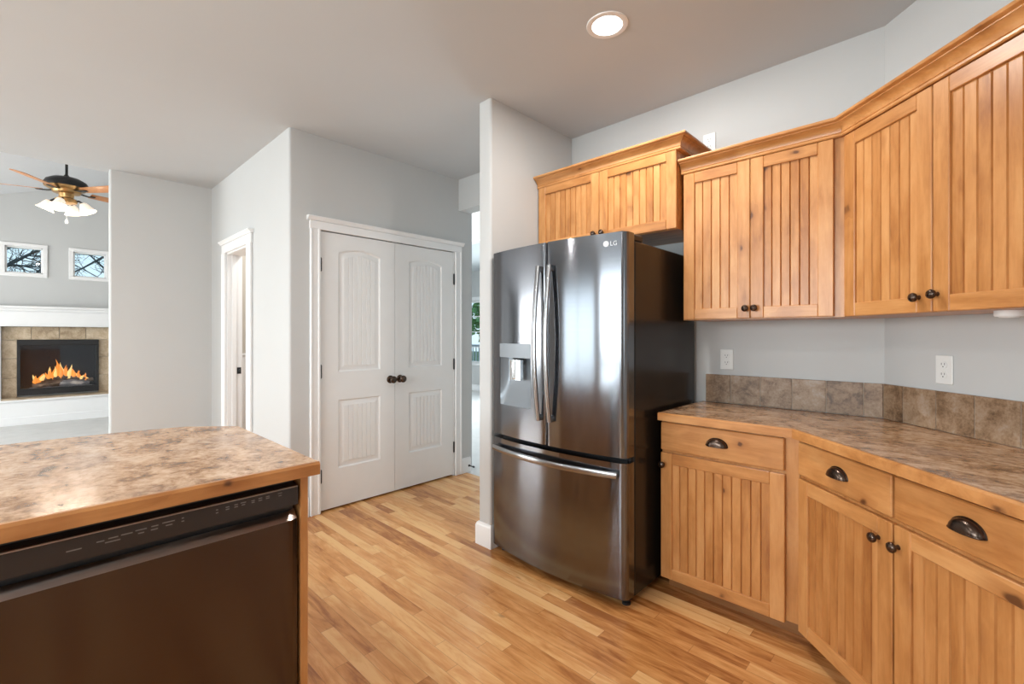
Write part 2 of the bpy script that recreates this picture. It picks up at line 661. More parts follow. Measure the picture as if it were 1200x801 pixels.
FX0, FX1, FY = -2.15, -2.04, 1.945
poly = rcorner(FX0 + rr, FY + rr, 180, 270) + rcorner(FX1 - rr, FY + rr, 270, 360) + [(FX1, YB), (FX0, YB)]
struct(MB().prism(poly, 0, CEIL, 'wall_paint').build('wall_stub', smooth=50))
# pantry wall (opening for the double doors)
OY0, OY1, OZ = 1.466, 2.715, 2.068
mb = MB()
mb.prism(rcorner(XP - rr, YL + rr, 270, 360) + [(XP, OY0), (XP - .11, OY0), (XP - .11, YL)], 0, CEIL, 'wall_paint')
mb.box(XP - .11, XP, OY0, OY1, OZ, CEIL, 'wall_paint')
mb.box(XP - .11, XP, OY1, 2.912, 0, CEIL, 'wall_paint')
struct(mb.build('wall_pantry', smooth=50))
# wall with the narrow doorway
DX0, DX1, DZ = -4.81, -4.19, 2.05
mb = MB()
mb.box(DX1, XP - .11, YL, YL + .12, 0, CEIL, 'wall_paint')
mb.box(DX0, DX1, YL, YL + .12, DZ, CEIL, 'wall_paint')
mb.box(XW, DX0, YL, YL + .12, 0, CEIL, 'wall_paint')
struct(mb.build('wall_left'))
# wall facing the island, end rounded towards the living room
poly = rcorner(XW - rr, .487 + rr, 270, 360) + [(XW, 2.91), (XW - .12, 2.91)] + rcorner(XW - .12 + rr, .487 + rr, 180, 270)
struct(MB().prism(poly, 0, CEIL, 'wall_paint').build('wall_pillar', smooth=50))
# living room side above the kitchen ceiling
struct(MB().box(XW - .12, XW - .02, -3.5, 2.91, CEIL + .12, 5.2, 'wall_paint').build('wall_upper'))
# vaulted living room ceiling
vz = lambda y: 3.46 + .34 * y
struct(MB().prism([(-3.6, vz(-3.6)), (2.95, vz(2.95)), (2.95, vz(2.95) + .1), (-3.6, vz(-3.6) + .1)], XF - .2, XW - .02, 'white_ceiling', axis='x').build('ceiling_vault'))
# fireplace wall with the two small high windows
WINS = [(-.30, .195), (.432, .927)]
WZ0, WZ1 = 2.175, 2.675
mb = MB()
xs = (XF - .15, XF)
mb.box(*xs, -3.6, 2.95, 0, WZ0 + .03, 'wall_paint', rnd=.5)
mb.box(*xs, -3.6, 2.95, WZ1 - .03, 5.0, 'wall_paint', rnd=.5)
edges = [-3.6] + [e for w in WINS for e in (w[0] + .03, w[1] - .03)] + [2.95]
for a, b in zip(edges[0::2], edges[1::2]):
    mb.box(*xs, a, b, WZ0 + .03, WZ1 - .03, 'wall_paint', rnd=.5)
struct(mb.build('wall_fireplace'))
struct(MB().box(XF - .15, XW - .12, 2.912, 3.02, 0, 4.8, 'wall_paint').build('wall_living'))
# rear and right walls
mb = MB()
cur = -10.3
for xa, xb, za, zb in sorted(REAR_WINDOWS):
    mb.box(cur, xa, YR - .14, YR, 0, CEIL, 'wall_paint')
    mb.box(xa, xb, YR - .14, YR, 0, za, 'wall_paint')
    mb.box(xa, xb, YR - .14, YR, zb, CEIL, 'wall_paint')
    cur = xb
mb.box(cur, XR + .14, YR - .14, YR, 0, CEIL, 'wall_paint')
struct(mb.build('wall_rear'))
ya, yb, za, zb = RIGHT_WINDOW
yc = CX + CY - XR
mb = MB()
mb.box(XR, XR + .14, YR, ya, 0, CEIL, 'wall_paint')
mb.box(XR, XR + .14, ya, yb, 0, za, 'wall_paint')
mb.box(XR, XR + .14, ya, yb, zb, CEIL, 'wall_paint')
mb.box(XR, XR + .14, yb, yc, 0, CEIL, 'wall_paint')
struct(mb.build('wall_right'))
# hall and far room
HY = 4.5
mb = MB()
mb.box(-9.4, -1.9, HY, HY + .12, 2.66, 3.6, 'white_ceiling')  # bright light on the header is put into its white colour
struct(mb.build('wall_header'))
struct(MB().box(-9.4, -1.9, 2.912, HY + .12, 3.45, 3.55, 'white_ceiling').build('ceiling_hall'))
struct(MB().box(-10.4, -1.9, HY + .12, 7.5, 2.79, 2.9, 'ceiling_paint').build('ceiling_far'))
struct(MB().box(-2.0, -1.9, 2.912, 7.5, 0, 3.5, 'wall_paint').build('wall_hall'))
struct(MB().box(-10.4, -10.3, 2.912, 7.5, 0, 3.5, 'wall_paint').build('wall_hall_left'))
struct(MB().box(-9.4, XP - .11, 2.92, 3.03, 0, 3.5, 'wall_paint').build('wall_foyer'))
FW = (-8.75, -7.15, .64, 2.10)
RW = (-6.2, -4.2, .6, 2.2)  # window added out of view to bring light into the hall
mb = MB()
cur = -10.4
for xa, xb, za, zb in (FW, RW):
    mb.box(cur, xa, 7.235, 7.38, 0, 2.9, 'wall_paint')
    mb.box(xa, xb, 7.235, 7.38, 0, za, 'wall_paint')
    mb.box(xa, xb, 7.235, 7.38, zb, 2.9, 'wall_paint')
    cur = xb
mb.box(cur, -1.9, 7.235, 7.38, 0, 2.9, 'wall_paint')
struct(mb.build('wall_far'))
# powder room behind the narrow doorway: wainscot below, beige above
mb = MB()
mb.box(XW, XW + .015, YL + .12, 2.91, 1.10, CEIL, 'beige_paint')
mb.box(XW, XW + .02, YL + .12, 2.91, 0, 1.085, 'white_trim')
mb.box(XW, XW + .035, YL + .12, 2.91, 1.085, 1.11, 'white_trim', .004)
for i in range(18):
    y = YL + .15 + i * .09
    mb.box(XW + .02, XW + .023, y, y + .084, .14, 1.085, 'white_trim')
mb.box(XW + .02, -3.45, 2.80, 2.91, 0, CEIL, 'beige_paint')
struct(mb.build('wall_powder'))
area('powder_room_fill', (-4.4, 2.0, 2.70), (0, 0, 0), .5, .5, 22, (1, .96, .92))  # unseen light added to brighten the powder room

# baseboards
BP = [(0, 0), (.015, 0), (.015, .115), (.009, .132), (0, .14)]


def base(name, path):
    struct(MB().sweep(path, BP, 'white_trim').build(name, smooth=40))


base('baseboard_pantry', [(XP, OY0 - .085), (XP, YL), (DX1 + .095, YL)][::-1])
base('baseboard_hall', [(XP, OY1 + .085), (XP, 2.912)])
base('baseboard_stub', [(FX0, YB), (FX0, FY), (FX1, FY), (FX1, YB - .02)])
base('baseboard_left', [(XW, .487), (XW, YL), (DX0 - .1, YL)])
base('baseboard_far', [(-10.3, 7.235), (-2.0, 7.235)])

# pantry door casing with a moulded head
mb = MB()


def casing_leg(mb, y0, y1, zt):
    mb.box(XP, XP + .018, y0, y1, 0, zt, 'white_trim', .004)
    mb.box(XP + .001, XP + .024, y0 - .0015, y0 + .018, 0, zt - .001, 'white_trim', .005)
    mb.box(XP + .001, XP + .024, y1 - .018, y1 + .0015, 0, zt - .001, 'white_trim', .005)


casing_leg(mb, OY0 - .078, OY0 - .005, OZ)
casing_leg(mb, OY1 + .005, OY1 + .078, OZ)
mb.box(XP, XP + .020, OY0 - .082, OY1 + .082, OZ - .004, 2.125, 'white_trim', .004)
CP = [(0, 2.125), (.024, 2.125), (.028, 2.130), (.030, 2.137), (.040, 2.148), (.040, 2.155), (0, 2.155)]
mb.prism([(XP + o, z) for o, z in CP], OY0 - .098, OY1 + .098, 'white_trim', axis='y')
mb.box(XP - .11, XP, OY0 - .0, OY0 + .004, 0, OZ, 'white_trim')
mb.box(XP - .11, XP, OY1 - .004, OY1, 0, OZ, 'white_trim')
mb.box(XP - .11, XP - .05, OY0, OY1, OZ - .004, OZ, 'white_trim')
struct(mb.build('trim_1'))
# narrow doorway casing, jambs and stop
mb = MB()
for x0, x1 in ((DX0 - .09, DX0 + .006), (DX1 - .006, DX1 + .09)):
    mb.box(x0, x1, YL - .018, YL, 0, DZ, 'white_trim', .004)
    mb.box(x0 - .0015, x0 + .016, YL - .024, YL - .001, 0, DZ - .001, 'white_trim', .005)
    mb.box(x1 - .016, x1 + .0015, YL - .024, YL - .001, 0, DZ - .001, 'white_trim', .005)
mb.box(DX0 - .095, DX1 + .095, YL - .02, YL, DZ - .004, DZ + .075, 'white_trim', .004)
mb.prism([(YL, DZ + .075), (YL - .026, DZ + .075), (YL - .032, DZ + .088), (YL - .044, DZ + .098), (YL - .044, DZ + .106), (YL, DZ + .106)], DX0 - .115, DX1 + .115, 'white_trim', axis='x')
mb.box(DX0, DX0 + .018, YL - .002, YL + .122, 0, DZ, 'white_trim', .002)
mb.box(DX1 - .018, DX1, YL - .002, YL + .122, 0, DZ, 'white_trim', .002)
mb.box(DX0, DX1, YL - .002, YL + .122, DZ - .018, DZ, 'white_trim', .002)
mb.box(DX0 + .018, DX0 + .030, YL + .035, YL + .07, 0, DZ - .018, 'white_trim', .002)
struct(mb.build('trim_2'))
sp = MB().box(DX0 + .018, DX0 + .021, YL + .078, YL + .112, .94, 1.0, 'black_metal', .001)
sp.box(DX0 + .018, DX0 + .034, YL + .090, YL + .104, .957, .983, 'black_metal', .004)
tag(sp.build('strike_plate'), 'small black strike plate on the white jamb of the narrow doorway', 'strike plate')


# ---------------------------------------------------------------- pantry doors
def pantry_leaf(name, y0, y1, hinge_low):
    """leaf in its own frame: u along +y from 0, front at x = 0 facing +x"""
    W, H, T = y1 - y0, 2.045, .035
    u0, u1 = (.133, .483) if hinge_low else (W - .483, W - .133)
    lo = (.285, .797)
    hi = (1.008, 1.905)
    sag = .034
    arch = lambda u: hi[1] + sag * (1 - ((u - (u0 + u1) / 2) / ((u1 - u0) / 2)) ** 2)
    mb = MB()
    X = lambda u, z, d=0.0: (-d, u, z)
    q = lambda a, b, c, e: mb.add([X(a, c), X(b, c), X(b, e), X(a, e)], [(0, 1, 2, 3)], 'door_white', .5)
    q(0, u0, 0, H)
    q(u1, W, 0, H)
    q(u0, u1, 0, lo[0])
    q(u0, u1, lo[1], hi[0])
    N = 16
    us = [u0 + (u1 - u0) * i / N for i in range(N + 1)]
    for i in range(N):
        mb.add([X(us[i], arch(us[i])), X(us[i + 1], arch(us[i + 1])), X(us[i + 1], H), X(us[i], H)], [(0, 1, 2, 3)], 'door_white', .5)
    # edges and back
    mb.add([X(0, 0), X(W, 0), X(W, H), X(0, H), X(0, 0, T), X(W, 0, T), X(W, H, T), X(0, H, T)],
           [(0, 1, 5, 4), (1, 2, 6, 5), (2, 3, 7, 6), (3, 0, 4, 7), (4, 5, 6, 7)], 'door_white', .5)

    def panel(zb, topf, flat):
        loops = []
        for ins, dep in ((0, 0), (.010, .009), (.026, .0095), (.046, .0015)):
            a, b = u0 + ins, u1 - ins
            uu = [a + (b - a) * i / N for i in range(N + 1)]
            top = []
            for u in uu:
                w = (u - a) / (b - a)
                top.append((u, topf(u0 + (u1 - u0) * w) - ins))
            pts = [X(a, zb + ins, dep), X(b, zb + ins, dep)] + [X(u, z, dep) for u, z in reversed(top)]
            loops.append(pts)
        k = len(loops[0])
        vs = [p for L in loops for p in L]
        fs = []
        for j in range(len(loops) - 1):
            for i in range(k):
                fs.append((j * k + i, j * k + (i + 1) % k, (j + 1) * k + (i + 1) % k, (j + 1) * k + i))
        mb.add(vs, fs, 'door_white', .5)
        ins, dep = .046, .0015
        a, b = u0 + ins, u1 - ins
        ns = 7
        row = []
        for s in range(ns):
            sa, sb = a + (b - a) * s / ns, a + (b - a) * (s + 1) / ns
            row += [(sa, .005 if s else 0), (sa + .004, 0), (sb - .004, 0)]
        row.append((b, 0))
        tz = lambda u: topf(u0 + (u1 - u0) * (u - a) / (b - a)) - ins
        vs = [X(u, zb + ins, dep + d) for u, d in row] + [X(u, tz(u), dep + d) for u, d in row]
        m = len(row)
        mb.add(vs, [(i, i + 1, m + i + 1, m + i) for i in range(m - 1)], 'door_white', .5)
    panel(lo[0], lambda u: lo[1], True)
    panel(hi[0], arch, False)
    o = mb.build(name, loc=(XP - .002, y0, .014), smooth=25)
    struct(o)
    ku = W - .042 if hinge_low else .046
    k = MB()
    k.lathe([(.032, 0), (.032, .004), (.026, .009), (.012, .012), (.011, .030), (.020, .036), (.029, .046), (.029, .056), (.022, .064), (.008, .067), (0, .0675)], 'bronze', (0, ku, .922), (1, 0, 0), 24)
    k.build('knob', o, smooth=60)
    hu = -.002 if hinge_low else W + .002
    for z in (1.80, 1.018, .252):
        h = MB()
        h.tube([(.006, hu, z - .045), (.006, hu, z + .045)], .0075, 'black_metal', 8)
        h.lathe([(.006, 0), (.004, .006), (0, .008)], 'black_metal', (.006, hu, z + .045), (0, 0, 1), 8)
        h.lathe([(.006, 0), (.004, .006), (0, .008)], 'black_metal', (.006, hu, z - .045), (0, 0, -1), 8)
        h.build('hinge', o)
    cu = W - .05 if hinge_low else .05
    MB().box(-.022, -.004, cu - .028, cu + .028, H, H + .006, 'black_metal', .001).build('ball_catch', o)
    return o


pantry_leaf('door_1', 1.472, 2.0895, True)
pantry_leaf('door_2', 2.0925, 2.709, False)
struct(MB().box(-4.05, -4.0, YL + .12, 2.91, 0, CEIL, 'wall_paint').build('wall_closet'))

ds = MB()
ds.lathe([(.011, 0), (.011, .004), (.005, .006), (.005, .055), (.009, .057), (.010, .070), (.006, .076), (0, .077)], 'black_metal', (XP + .015, 2.885, .062), (1, 0, 0), 12)
tag(ds.build('door_stop'), 'small black door stop on the white baseboard beside the hall opening', 'door stop')

# ---------------------------------------------------------------- windows


def x_window(name, y0, y1, z0, z1):
    """window in the fireplace wall, seen from +x"""
    o = MB()
    t = .052
    for a, b, c, d in ((y0, y1, z0, z0 + t), (y0, y1, z1 - t, z1), (y0, y0 + t, z0 + t, z1 - t), (y1 - t, y1, z0 + t, z1 - t)):
        o.box(XF - .02, XF + .02, a, b, c, d, 'white_trim', .004)
    s = .018
    i = t
    for a, b, c, d in ((y0 + i, y1 - i, z0 + i, z0 + i + s), (y0 + i, y1 - i, z1 - i - s, z1 - i), (y0 + i, y0 + i + s, z0 + i, z1 - i), (y1 - i - s, y1 - i, z0 + i, z1 - i)):
        o.box(XF - .12, XF - .02, a, b, c, d, 'white_trim', .002)
    w = struct(o.build(name))
    MB().box(XF - .085, XF - .080, y0 + i + s, y1 - i - s, z0 + i + s, z1 - i - s, 'clear_glass').build('pane', w)


x_window('window_1', WINS[0][0], WINS[0][1], WZ0, WZ1)
x_window('window_2', WINS[1][0], WINS[1][1], WZ0, WZ1)


def y_window(name, xa, xb, za, zb, yi, yo, nx, nz):
    """window in a wall of constant y; yi inner face, yo outer face"""
    s = 1 if yi < yo else -1
    o = MB()
    t = .07
    for a, b, c, d in ((xa - t, xb + t, zb, zb + t + .02), (xa - t, xa, za, zb), (xb, xb + t, za, zb), (xa - t - .02, xb + t + .02, za - .05, za)):
        o.box(a, b, yi - s * .02, yi + s * .03, c, d, 'white_trim', .004)
    f = .04
    ym = (yi + yo) / 2
    for a, b, c, d in ((xa, xb, za, za + f), (xa, xb, zb - f, zb), (xa, xa + f, za + f, zb - f), (xb - f, xb, za + f, zb - f)):
        o.box(a, b, ym - .035, ym + .035, c, d, 'white_trim', .003)
    for i in range(1, nx):
        x = xa + (xb - xa) * i / nx
        o.box(x - .01, x + .01, ym - .012, ym + .012, za + f, zb - f, 'white_trim')
    for i in range(1, nz):
        z = za + (zb - za) * i / nz
        o.box(xa + f, xb - f, ym - .0115, ym + .0115, z - .01, z + .01, 'white_trim')
    w = struct(o.build(name))
    MB().box(xa + f, xb - f, ym - .003, ym + .003, za + f, zb - f, 'clear_glass').build('pane', w)


y_window('window_3', *FW, 7.235, 7.38, 4, 4)
y_window('window_4', *RW, 7.235, 7.38, 4, 3)
for i, (w, nx, nz) in enumerate(zip(REAR_WINDOWS, (2, 2, 3), (1, 1, 1))):
    y_window('window_%d' % (5 + i), *w, YR, YR - .14, nx, nz)


# ================================================================== CABINETS
def knob(parent, x, z, y):
    mb = MB()
    mb.lathe([(.008, 0), (.0065, .004), (.006, .012), (.010, .016), (.0155, .019), (.0165, .024), (.0145, .029), (.008, .0325), (0, .0335)], 'bronze', (x, y, z), (0, -1, 0), 20)
    return mb.build('knob', parent, smooth=60)


def cup_pull(parent, x, z, y):
    """half-dome bin pull, open underneath"""
    mb = MB()
    W, Hh, D = .047, .036, .026
    vs, fs = [], []
    nu, nv = 18, 8
    for j in range(nv + 1):
        el = PI / 2 * j / nv
        for i in range(nu + 1):
            a = PI * i / nu
            vs.append((x + W * math.cos(a) * math.cos(el) ** .6 * 1.0 if j < nv else x, y - D * math.sin(el) ** .8, z + Hh * math.sin(a) * math.cos(el) ** .6 if j < nv else z + .002))
    # dome: from rim on the face (el=0) to the lip; lip is at the bottom edge
    vs = []
    for j in range(nv + 1):
        t = j / nv
        for i in range(nu + 1):
            a = PI * i / nu
            r = math.cos(t * PI / 2) ** .55 if t < 1 else 0.0
            vs.append((x + W * math.cos(a) * max(r, .02), y - D * (1 - (1 - math.sin(t * PI / 2)) ** 1.0), z + Hh * math.sin(a) * max(r, .02)))
    k = nu + 1
    for j in range(nv):
        for i in range(nu):
            fs.append((j * k + i, j * k + i + 1, (j + 1) * k + i + 1, (j + 1) * k + i))
    mb.add(vs, fs, 'bronze')
    mb.tube([(x - W - .003, y - .002, z), (x - W, y - .003, z + .004)], .003, 'bronze', 6)
    # rim bead around the back edge and a thin lip along the open bottom
    mb.tube([(x + (W + .001) * math.cos(PI * i / 24), y - .001, z + (Hh + .001) * math.sin(PI * i / 24)) for i in range(25)], .0025, 'bronze', 6)
    mb.tube([(x + W * math.cos(PI * i / 20), y - D * math.sin(PI * i / 20) ** .7 if 0 < i < 20 else y - .001, z) for i in range(21)], .0022, 'bronze', 6)
    return mb.build('cup_pull', parent, smooth=60)


def slab_door(parent, x0, x1, z0, z1, y, knob_at=None, sw=.058, rw=.055, slats=None, name='door'):
    """frame-and-beadboard door, front face at y (faces -y), 20 mm thick"""
    T = .020
    mb = MB()
    mb.box(x0, x0 + sw, y, y + T, z0, z1, 'alder_z', .0025)
    mb.box(x1 - sw, x1, y, y + T, z0, z1, 'alder_z', .0025)
    mb.box(x0 + sw, x1 - sw, y + .0003, y + T, z0, z0 + rw, 'alder_x', .0025)
    mb.box(x0 + sw, x1 - sw, y + .0003, y + T, z1 - rw, z1, 'alder_x', .0025)
    d = mb.build(name, parent)
    a, b = x0 + sw - .004, x1 - sw + .004
    n = slats or max(4, round((b - a) / .041))
    pm = MB()
    yp = y + .010
    za, zb = z0 + rw - .004, z1 - rw + .004
    w = (b - a) / n
    for i in range(n):
        p = [(a + i * w, .007), (a + i * w + .0035, 0), (a + (i + 1) * w - .0035, 0), (a + (i + 1) * w, .007)]
        vs = [(u, yp + e, za) for u, e in p] + [(u, yp + e, zb) for u, e in p]
        pm.add(vs, [(j, j + 1, 5 + j, 4 + j) for j in range(3)], 'alder_z', rng.random())
    pm.box(a, b, yp + .0072, y + T - .001, za, zb, 'alder_z')
    pm.build('panel', d)
    if knob_at:
        knob(d, knob_at[0], knob_at[1], y)
    return d


def drawer_front(parent, x0, x1, z0, z1, y):
    mb = MB()
    mb.box(x0, x1, y, y + .020, z0, z1, 'alder_x', .004)
    d = mb.build('drawer', parent)
    cup_pull(d, (x0 + x1) / 2, (z0 + z1) / 2 - .010, y)
    return d


# ---- base run: straight unit beside the fridge
TOPZ = .872
BASE_Y = 2.23
XL = -1.073
ur = thing('base_cabinet', 'knotty alder base cabinet with one drawer over one door, right beside the fridge', 'cabinet', (XL, BASE_Y, 0))
mb = MB()
ix = -.464 - XL
wx = CX - XL
dep = YB - BASE_Y
mb.prism([(0, 0), (ix - .002, 0), (wx - .004, dep - .004), (0, dep - .004)], .085, TOPZ, 'alder_z', .55)
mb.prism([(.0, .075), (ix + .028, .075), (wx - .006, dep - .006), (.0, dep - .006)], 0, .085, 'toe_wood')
mb.build('carcass', ur)
drawer_front(ur, 0, .553, .722, .862, -.020)
slab_door(ur, 0, .555, .080, .709, -.020, (.015, .651))
# ---- base run: angled unit
q = .7071
ub = thing('base_cabinet', 'angled alder base cabinet with two drawers over two doors, under the corner worktop', 'cabinet', (-.464, BASE_Y, 0), R(-45))
BW = .965


def loc45(px, py, ox, oy):
    return ((px - ox) * q - (py - oy) * q, (px - ox) * q + (py - oy) * q)


wl = loc45(CX, CY, -.464, BASE_Y)
bd = wl[1]
mb = MB()
mb.prism([(.002, 0), (BW, 0), (BW, bd - .004), (wl[0] + .003, bd - .004)], .085, TOPZ, 'alder_z', .45)
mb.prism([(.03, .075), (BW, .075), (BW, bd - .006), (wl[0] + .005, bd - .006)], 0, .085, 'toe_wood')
mb.build('carcass', ub)
drawer_front(ub, .014, .473, .722, .858, -.020)
drawer_front(ub, .483, .945, .722, .858, -.020)
slab_door(ub, .014, .476, .072, .706, -.020, (.424, .640))
slab_door(ub, .483, .945, .072, .706, -.020, (.483 + .017, .642))

# ---- worktop over both
ec = (-.4845, 2.183)
d45 = Vector((q, -q))
n45 = Vector((q, q))
end_s = .985
pA = Vector(ec) + d45 * end_s
cw = CX + CY - .004 * 2
dd = (cw - (pA.x + pA.y)) * q
pB = pA + n45 * dd
e = .019
pl = lambda k: [(XL - .004 + (0), ec[1] + k), (ec[0] + k * .414, ec[1] + k)]
poly = [(XL - .004, ec[1] + e), (ec[0] + e * .414, ec[1] + e), tuple(pA + n45 * e), tuple(pB), (CX - .002, CY - .004), (XL - .004, CY - .004)]
wt = thing('worktop', 'brown mottled laminate worktop with alder edge running around the corner beside the fridge', 'worktop', (0, 0, 0))
MB().prism(poly, TOPZ, .9095, 'laminate').build('laminate_top', wt)
EP = [(0, .8725), (.0185, .8725), (.0185, .9035), (.0135, .9105), (.003, .9105), (0, .9095)]
ed = MB()
ed.sweep([(XL - .004, ec[1] + e), (ec[0] + e * .414, ec[1] + e)], EP, 'alder_x', .4)
ed.sweep([(ec[0] + e * .414, ec[1] + e), tuple(pA + n45 * e)], EP, 'alder_x', .6)
# mitre: rebuild as one continuous sweep so the corner closes
ed = MB()
ed.sweep([(XL - .004, ec[1] + e), (ec[0] + e * .414, ec[1] + e), tuple(pA + n45 * e)], EP, 'alder_x', .5)
ed.build('wood_edge', wt)

# ---- tile backsplash
bs = thing('tile_backsplash', 'single row of brown slate tiles standing along the back of the corner worktop', 'backsplash')
tz0, tz1 = .9115, 1.071
tb = MB()
gb = MB()
tx = [-1.059, -.919, -.765, -.613, -.463, -.313, -.238]
for a, b in zip(tx[:-1], tx[1:]):
    tb.box(a + .002, b - .002, YB - .012, YB - .003, tz0, tz1, 'slate', .002)
gb.box(tx[0], CX - .004, YB - .0095, YB - .002, tz0, tz1 - .001, 'grout')
tb2 = []
s = .006
for L in (.105, .156, .156, .156, .156, .156, .156):
    e0, e1 = s + .002, s + L - .002
    s += L
    if e1 > 1.13:
        break
    P = lambda t, d: (CX + t * q - d * q, CY - t * q - d * q)
    tb.prism([P(e0, .003), P(e1, .003), P(e1, .012), P(e0, .012)], tz0, tz1, 'slate')
    last = s
gb.prism([P(.004, .002), P(last, .002), P(last, .0095), P(.008, .0095)], tz0, tz1 - .001, 'grout')
tb.build('tile_row', bs)
gb.build('grout', bs)

# ---- wall cabinets
UY = 2.45
UZ0, UZ1 = 1.378, 2.185
UX0, UX1 = -1.058, -.341
ua = thing('wall_cabinet', 'straight alder wall cabinet with two doors, between the fridge cabinet and the corner', 'cabinet', (UX0, UY, UZ0))
mb = MB()
w2 = loc45(CX, CY, UX1, UY)
mb.prism([(0, 0), (UX1 - UX0 - .002, 0), (CX - UX0 - .004, YB - UY - .004), (0, YB - UY - .004)], 0, UZ1 - UZ0, 'alder_z', .5)
mb.build('carcass', ua)
slab_door(ua, .008, .338, .004, .780, -.020, (.322, .052))
slab_door(ua, .3405, .677, .004, .780, -.020, (.362, .052))
uc = thing('wall_cabinet', 'angled alder wall cabinet with two wide doors, above the corner worktop', 'cabinet', (UX1, UY, UZ0), R(-45))
mb = MB()
UW = .86
mb.prism([(.002, 0), (UW, 0), (UW, w2[1] - .004), (w2[0] + .003, w2[1] - .004)], 0, UZ1 - UZ0, 'alder_z', .45)
mb.build('carcass', uc)
slab_door(uc, .018, .423, .001, .776, -.020, (.376, .054))
slab_door(uc, .427, .835, .001, .776, -.020, (.445, .060))

# crown moulding along both wall cabinets
CR = [(0, 0), (.019, 0), (.023, .004), (.023, .011), (.019, .015), (.022, .017), (.024, .027), (.030, .038), (.040, .047), (.050, .052), (.050, .056), (.056, .057), (.064, .061), (.066, .066), (.064, .072), (.060, .074), (0, .074)]


def crown(path, z, mb):
    mb.sweep(path, [(o, z + h) for o, h in CR], 'alder_x', .62)


cz = 2.1595
mb = MB()
pe = Vector((UX1, UY)) + d45 * UW
crown([(UX0 - .004, UY - .0015), (UX1 - .0006, UY - .0015), tuple(pe - n45 * .0015)], cz, mb)
cm = mb.build('crown_moulding', smooth=28)
tag(cm, 'long alder crown moulding bending around the corner on top of the wall cabinets', 'crown moulding')

# cabinet over the fridge
OY = 2.40
OZ0, OZ1 = 1.868, 2.31
OX0, OX1 = -2.036, -1.066
uo = thing('wall_cabinet', 'short deep alder cabinet with two small doors, above the fridge', 'cabinet', (OX0, OY, OZ0))
mb = MB()
mb.box(0, OX1 - OX0, 0, YB - OY - .003, 0, OZ1 - OZ0, 'alder_x', .001)
mb.build('carcass', uo)
slab_door(uo, .006, .483, .002, .424, -.020, (.455, .045))
slab_door(uo, .487, OX1 - OX0 - .002, .002, .424, -.020, (.512, .045))
mb = MB()
mb.sweep([(0, -.001), (OX1 - OX0, -.001), (OX1 - OX0, YB - OY - .004)], [(o, .417 + h) for o, h in CR], 'alder_x', .62)
mb.build('crown', uo, smooth=28)


# ================================================================== FRIDGE
GX0, GX1 = -2.022, -1.112
GXC = -1.562
fr = thing('refrigerator', 'tall black stainless french door refrigerator standing beside the white stub wall', 'refrigerator', (0, 0, 0))
HWf = (GX1 - GX0) / 2
GM = (GX0 + GX1) / 2
BKY = 2.012          # back of the doors


def fy(x):
    t = (x - GM) / HWf
    return 1.892 + .050 * t * t


def door_profile(xa, xb, ra, rb):
    """plan outline of a curved door front; ra / rb soft edge radius left / right"""
    pts = []
    N = 26
    for i in range(N + 1):
        x = xa + (xb - xa) * i / N
        pts.append(x)
    xsx = sorted(set(pts + [xa + ra * k / 7 for k in range(8)] + [xb - rb * k / 7 for k in range(8)]))
    out = []
    for x in xsx:
        y = fy(x)
        if x < xa + ra:
            t = 1 - (x - xa) / ra
            y += ra * .62 * (1 - math.sqrt(max(0, 1 - t * t)))
        if x > xb - rb:
            t = 1 - (xb - x) / rb
            y += rb * .62 * (1 - math.sqrt(max(0, 1 - t * t)))
        out.append((x, y))
    return out


def strip(mb, prof, z0, z1, mat, close=True):
    """front curve prof from z0 to z1, with sides, back and caps"""
    poly = prof + [(prof[-1][0], BKY), (prof[0][0], BKY)]
    mb.prism(poly, z0, z1, mat, .5)


DZ0, DZ1 = .716, 1.790
RX0, RX1, RZ0, RZM, RZ1 = -1.942, -1.672, .893, 1.170, 1.251
# left door with the dispenser recess cut out
prof = door_profile(GX0, GXC - .0025, .022, .020)
mb = MB()
strip(mb, prof, DZ0, RZ0, 'black_steel')
strip(mb, prof, RZ1, DZ1, 'black_steel')


def clip(prof, a, b):
    out = [p for p in prof if a < p[0] < b]

    def at(x):
        for (xa, ya), (xb, yb) in zip(prof[:-1], prof[1:]):
            if xa <= x <= xb:
                return (x, ya + (yb - ya) * (x - xa) / max(1e-9, xb - xa))
        return None
    l, r = at(a), at(b)
    return ([l] if l else []) + out + ([r] if r else [])


strip(mb, clip(prof, GX0, RX0), RZ0, RZ1, 'black_steel')
strip(mb, clip(prof, RX1, GXC - .0025), RZ0, RZ1, 'black_steel')
ld = mb.build('left_door', fr, smooth=20)
# dispenser: control band, curved recess, nozzle
dp = MB()
band = clip(prof, RX0, RX1)
dp.prism([(x, y - .0015) for x, y in band] + [(RX1, BKY - .01), (RX0, BKY - .01)], RZM, RZ1 - .001, 'disp_grey')
N = 12
vs, fs = [], []
for j in range(13):
    z = RZ0 + (RZM - RZ0) * j / 12
    for i in range(N + 1):
        x = RX0 + (RX1 - RX0) * i / N
        t = j / 12
        d = .004 + .060 * math.sin(PI / 2 * min(1, t / .75)) * (1 - abs(2 * i / N - 1) ** 8)
        vs.append((x, fy(x) + d, z))
for j in range(12):
    for i in range(N):
        a = j * (N + 1) + i
        fs.append((a, a + 1, a + N + 2, a + N + 1))
dp.add(vs, fs, 'disp_grey')
dpo = dp.build('dispenser', ld, smooth=50)
nz = MB()
nzx = -1.80
nz.box(nzx - .026, nzx + .026, 1.912, 1.955, 1.128, 1.170, 'black_plastic', .004)
nz.prism([(nzx - .040, 1.905), (nzx - .02, 1.896), (nzx + .02, 1.896), (nzx + .040, 1.905), (nzx + .036, 1.935), (nzx - .036, 1.935)], 1.045, 1.158, 'chrome')
nz.box(nzx - .012, nzx + .012, 1.890, 1.90, 1.05, 1.15, 'chrome', .004)
nz.build('nozzle', ld)
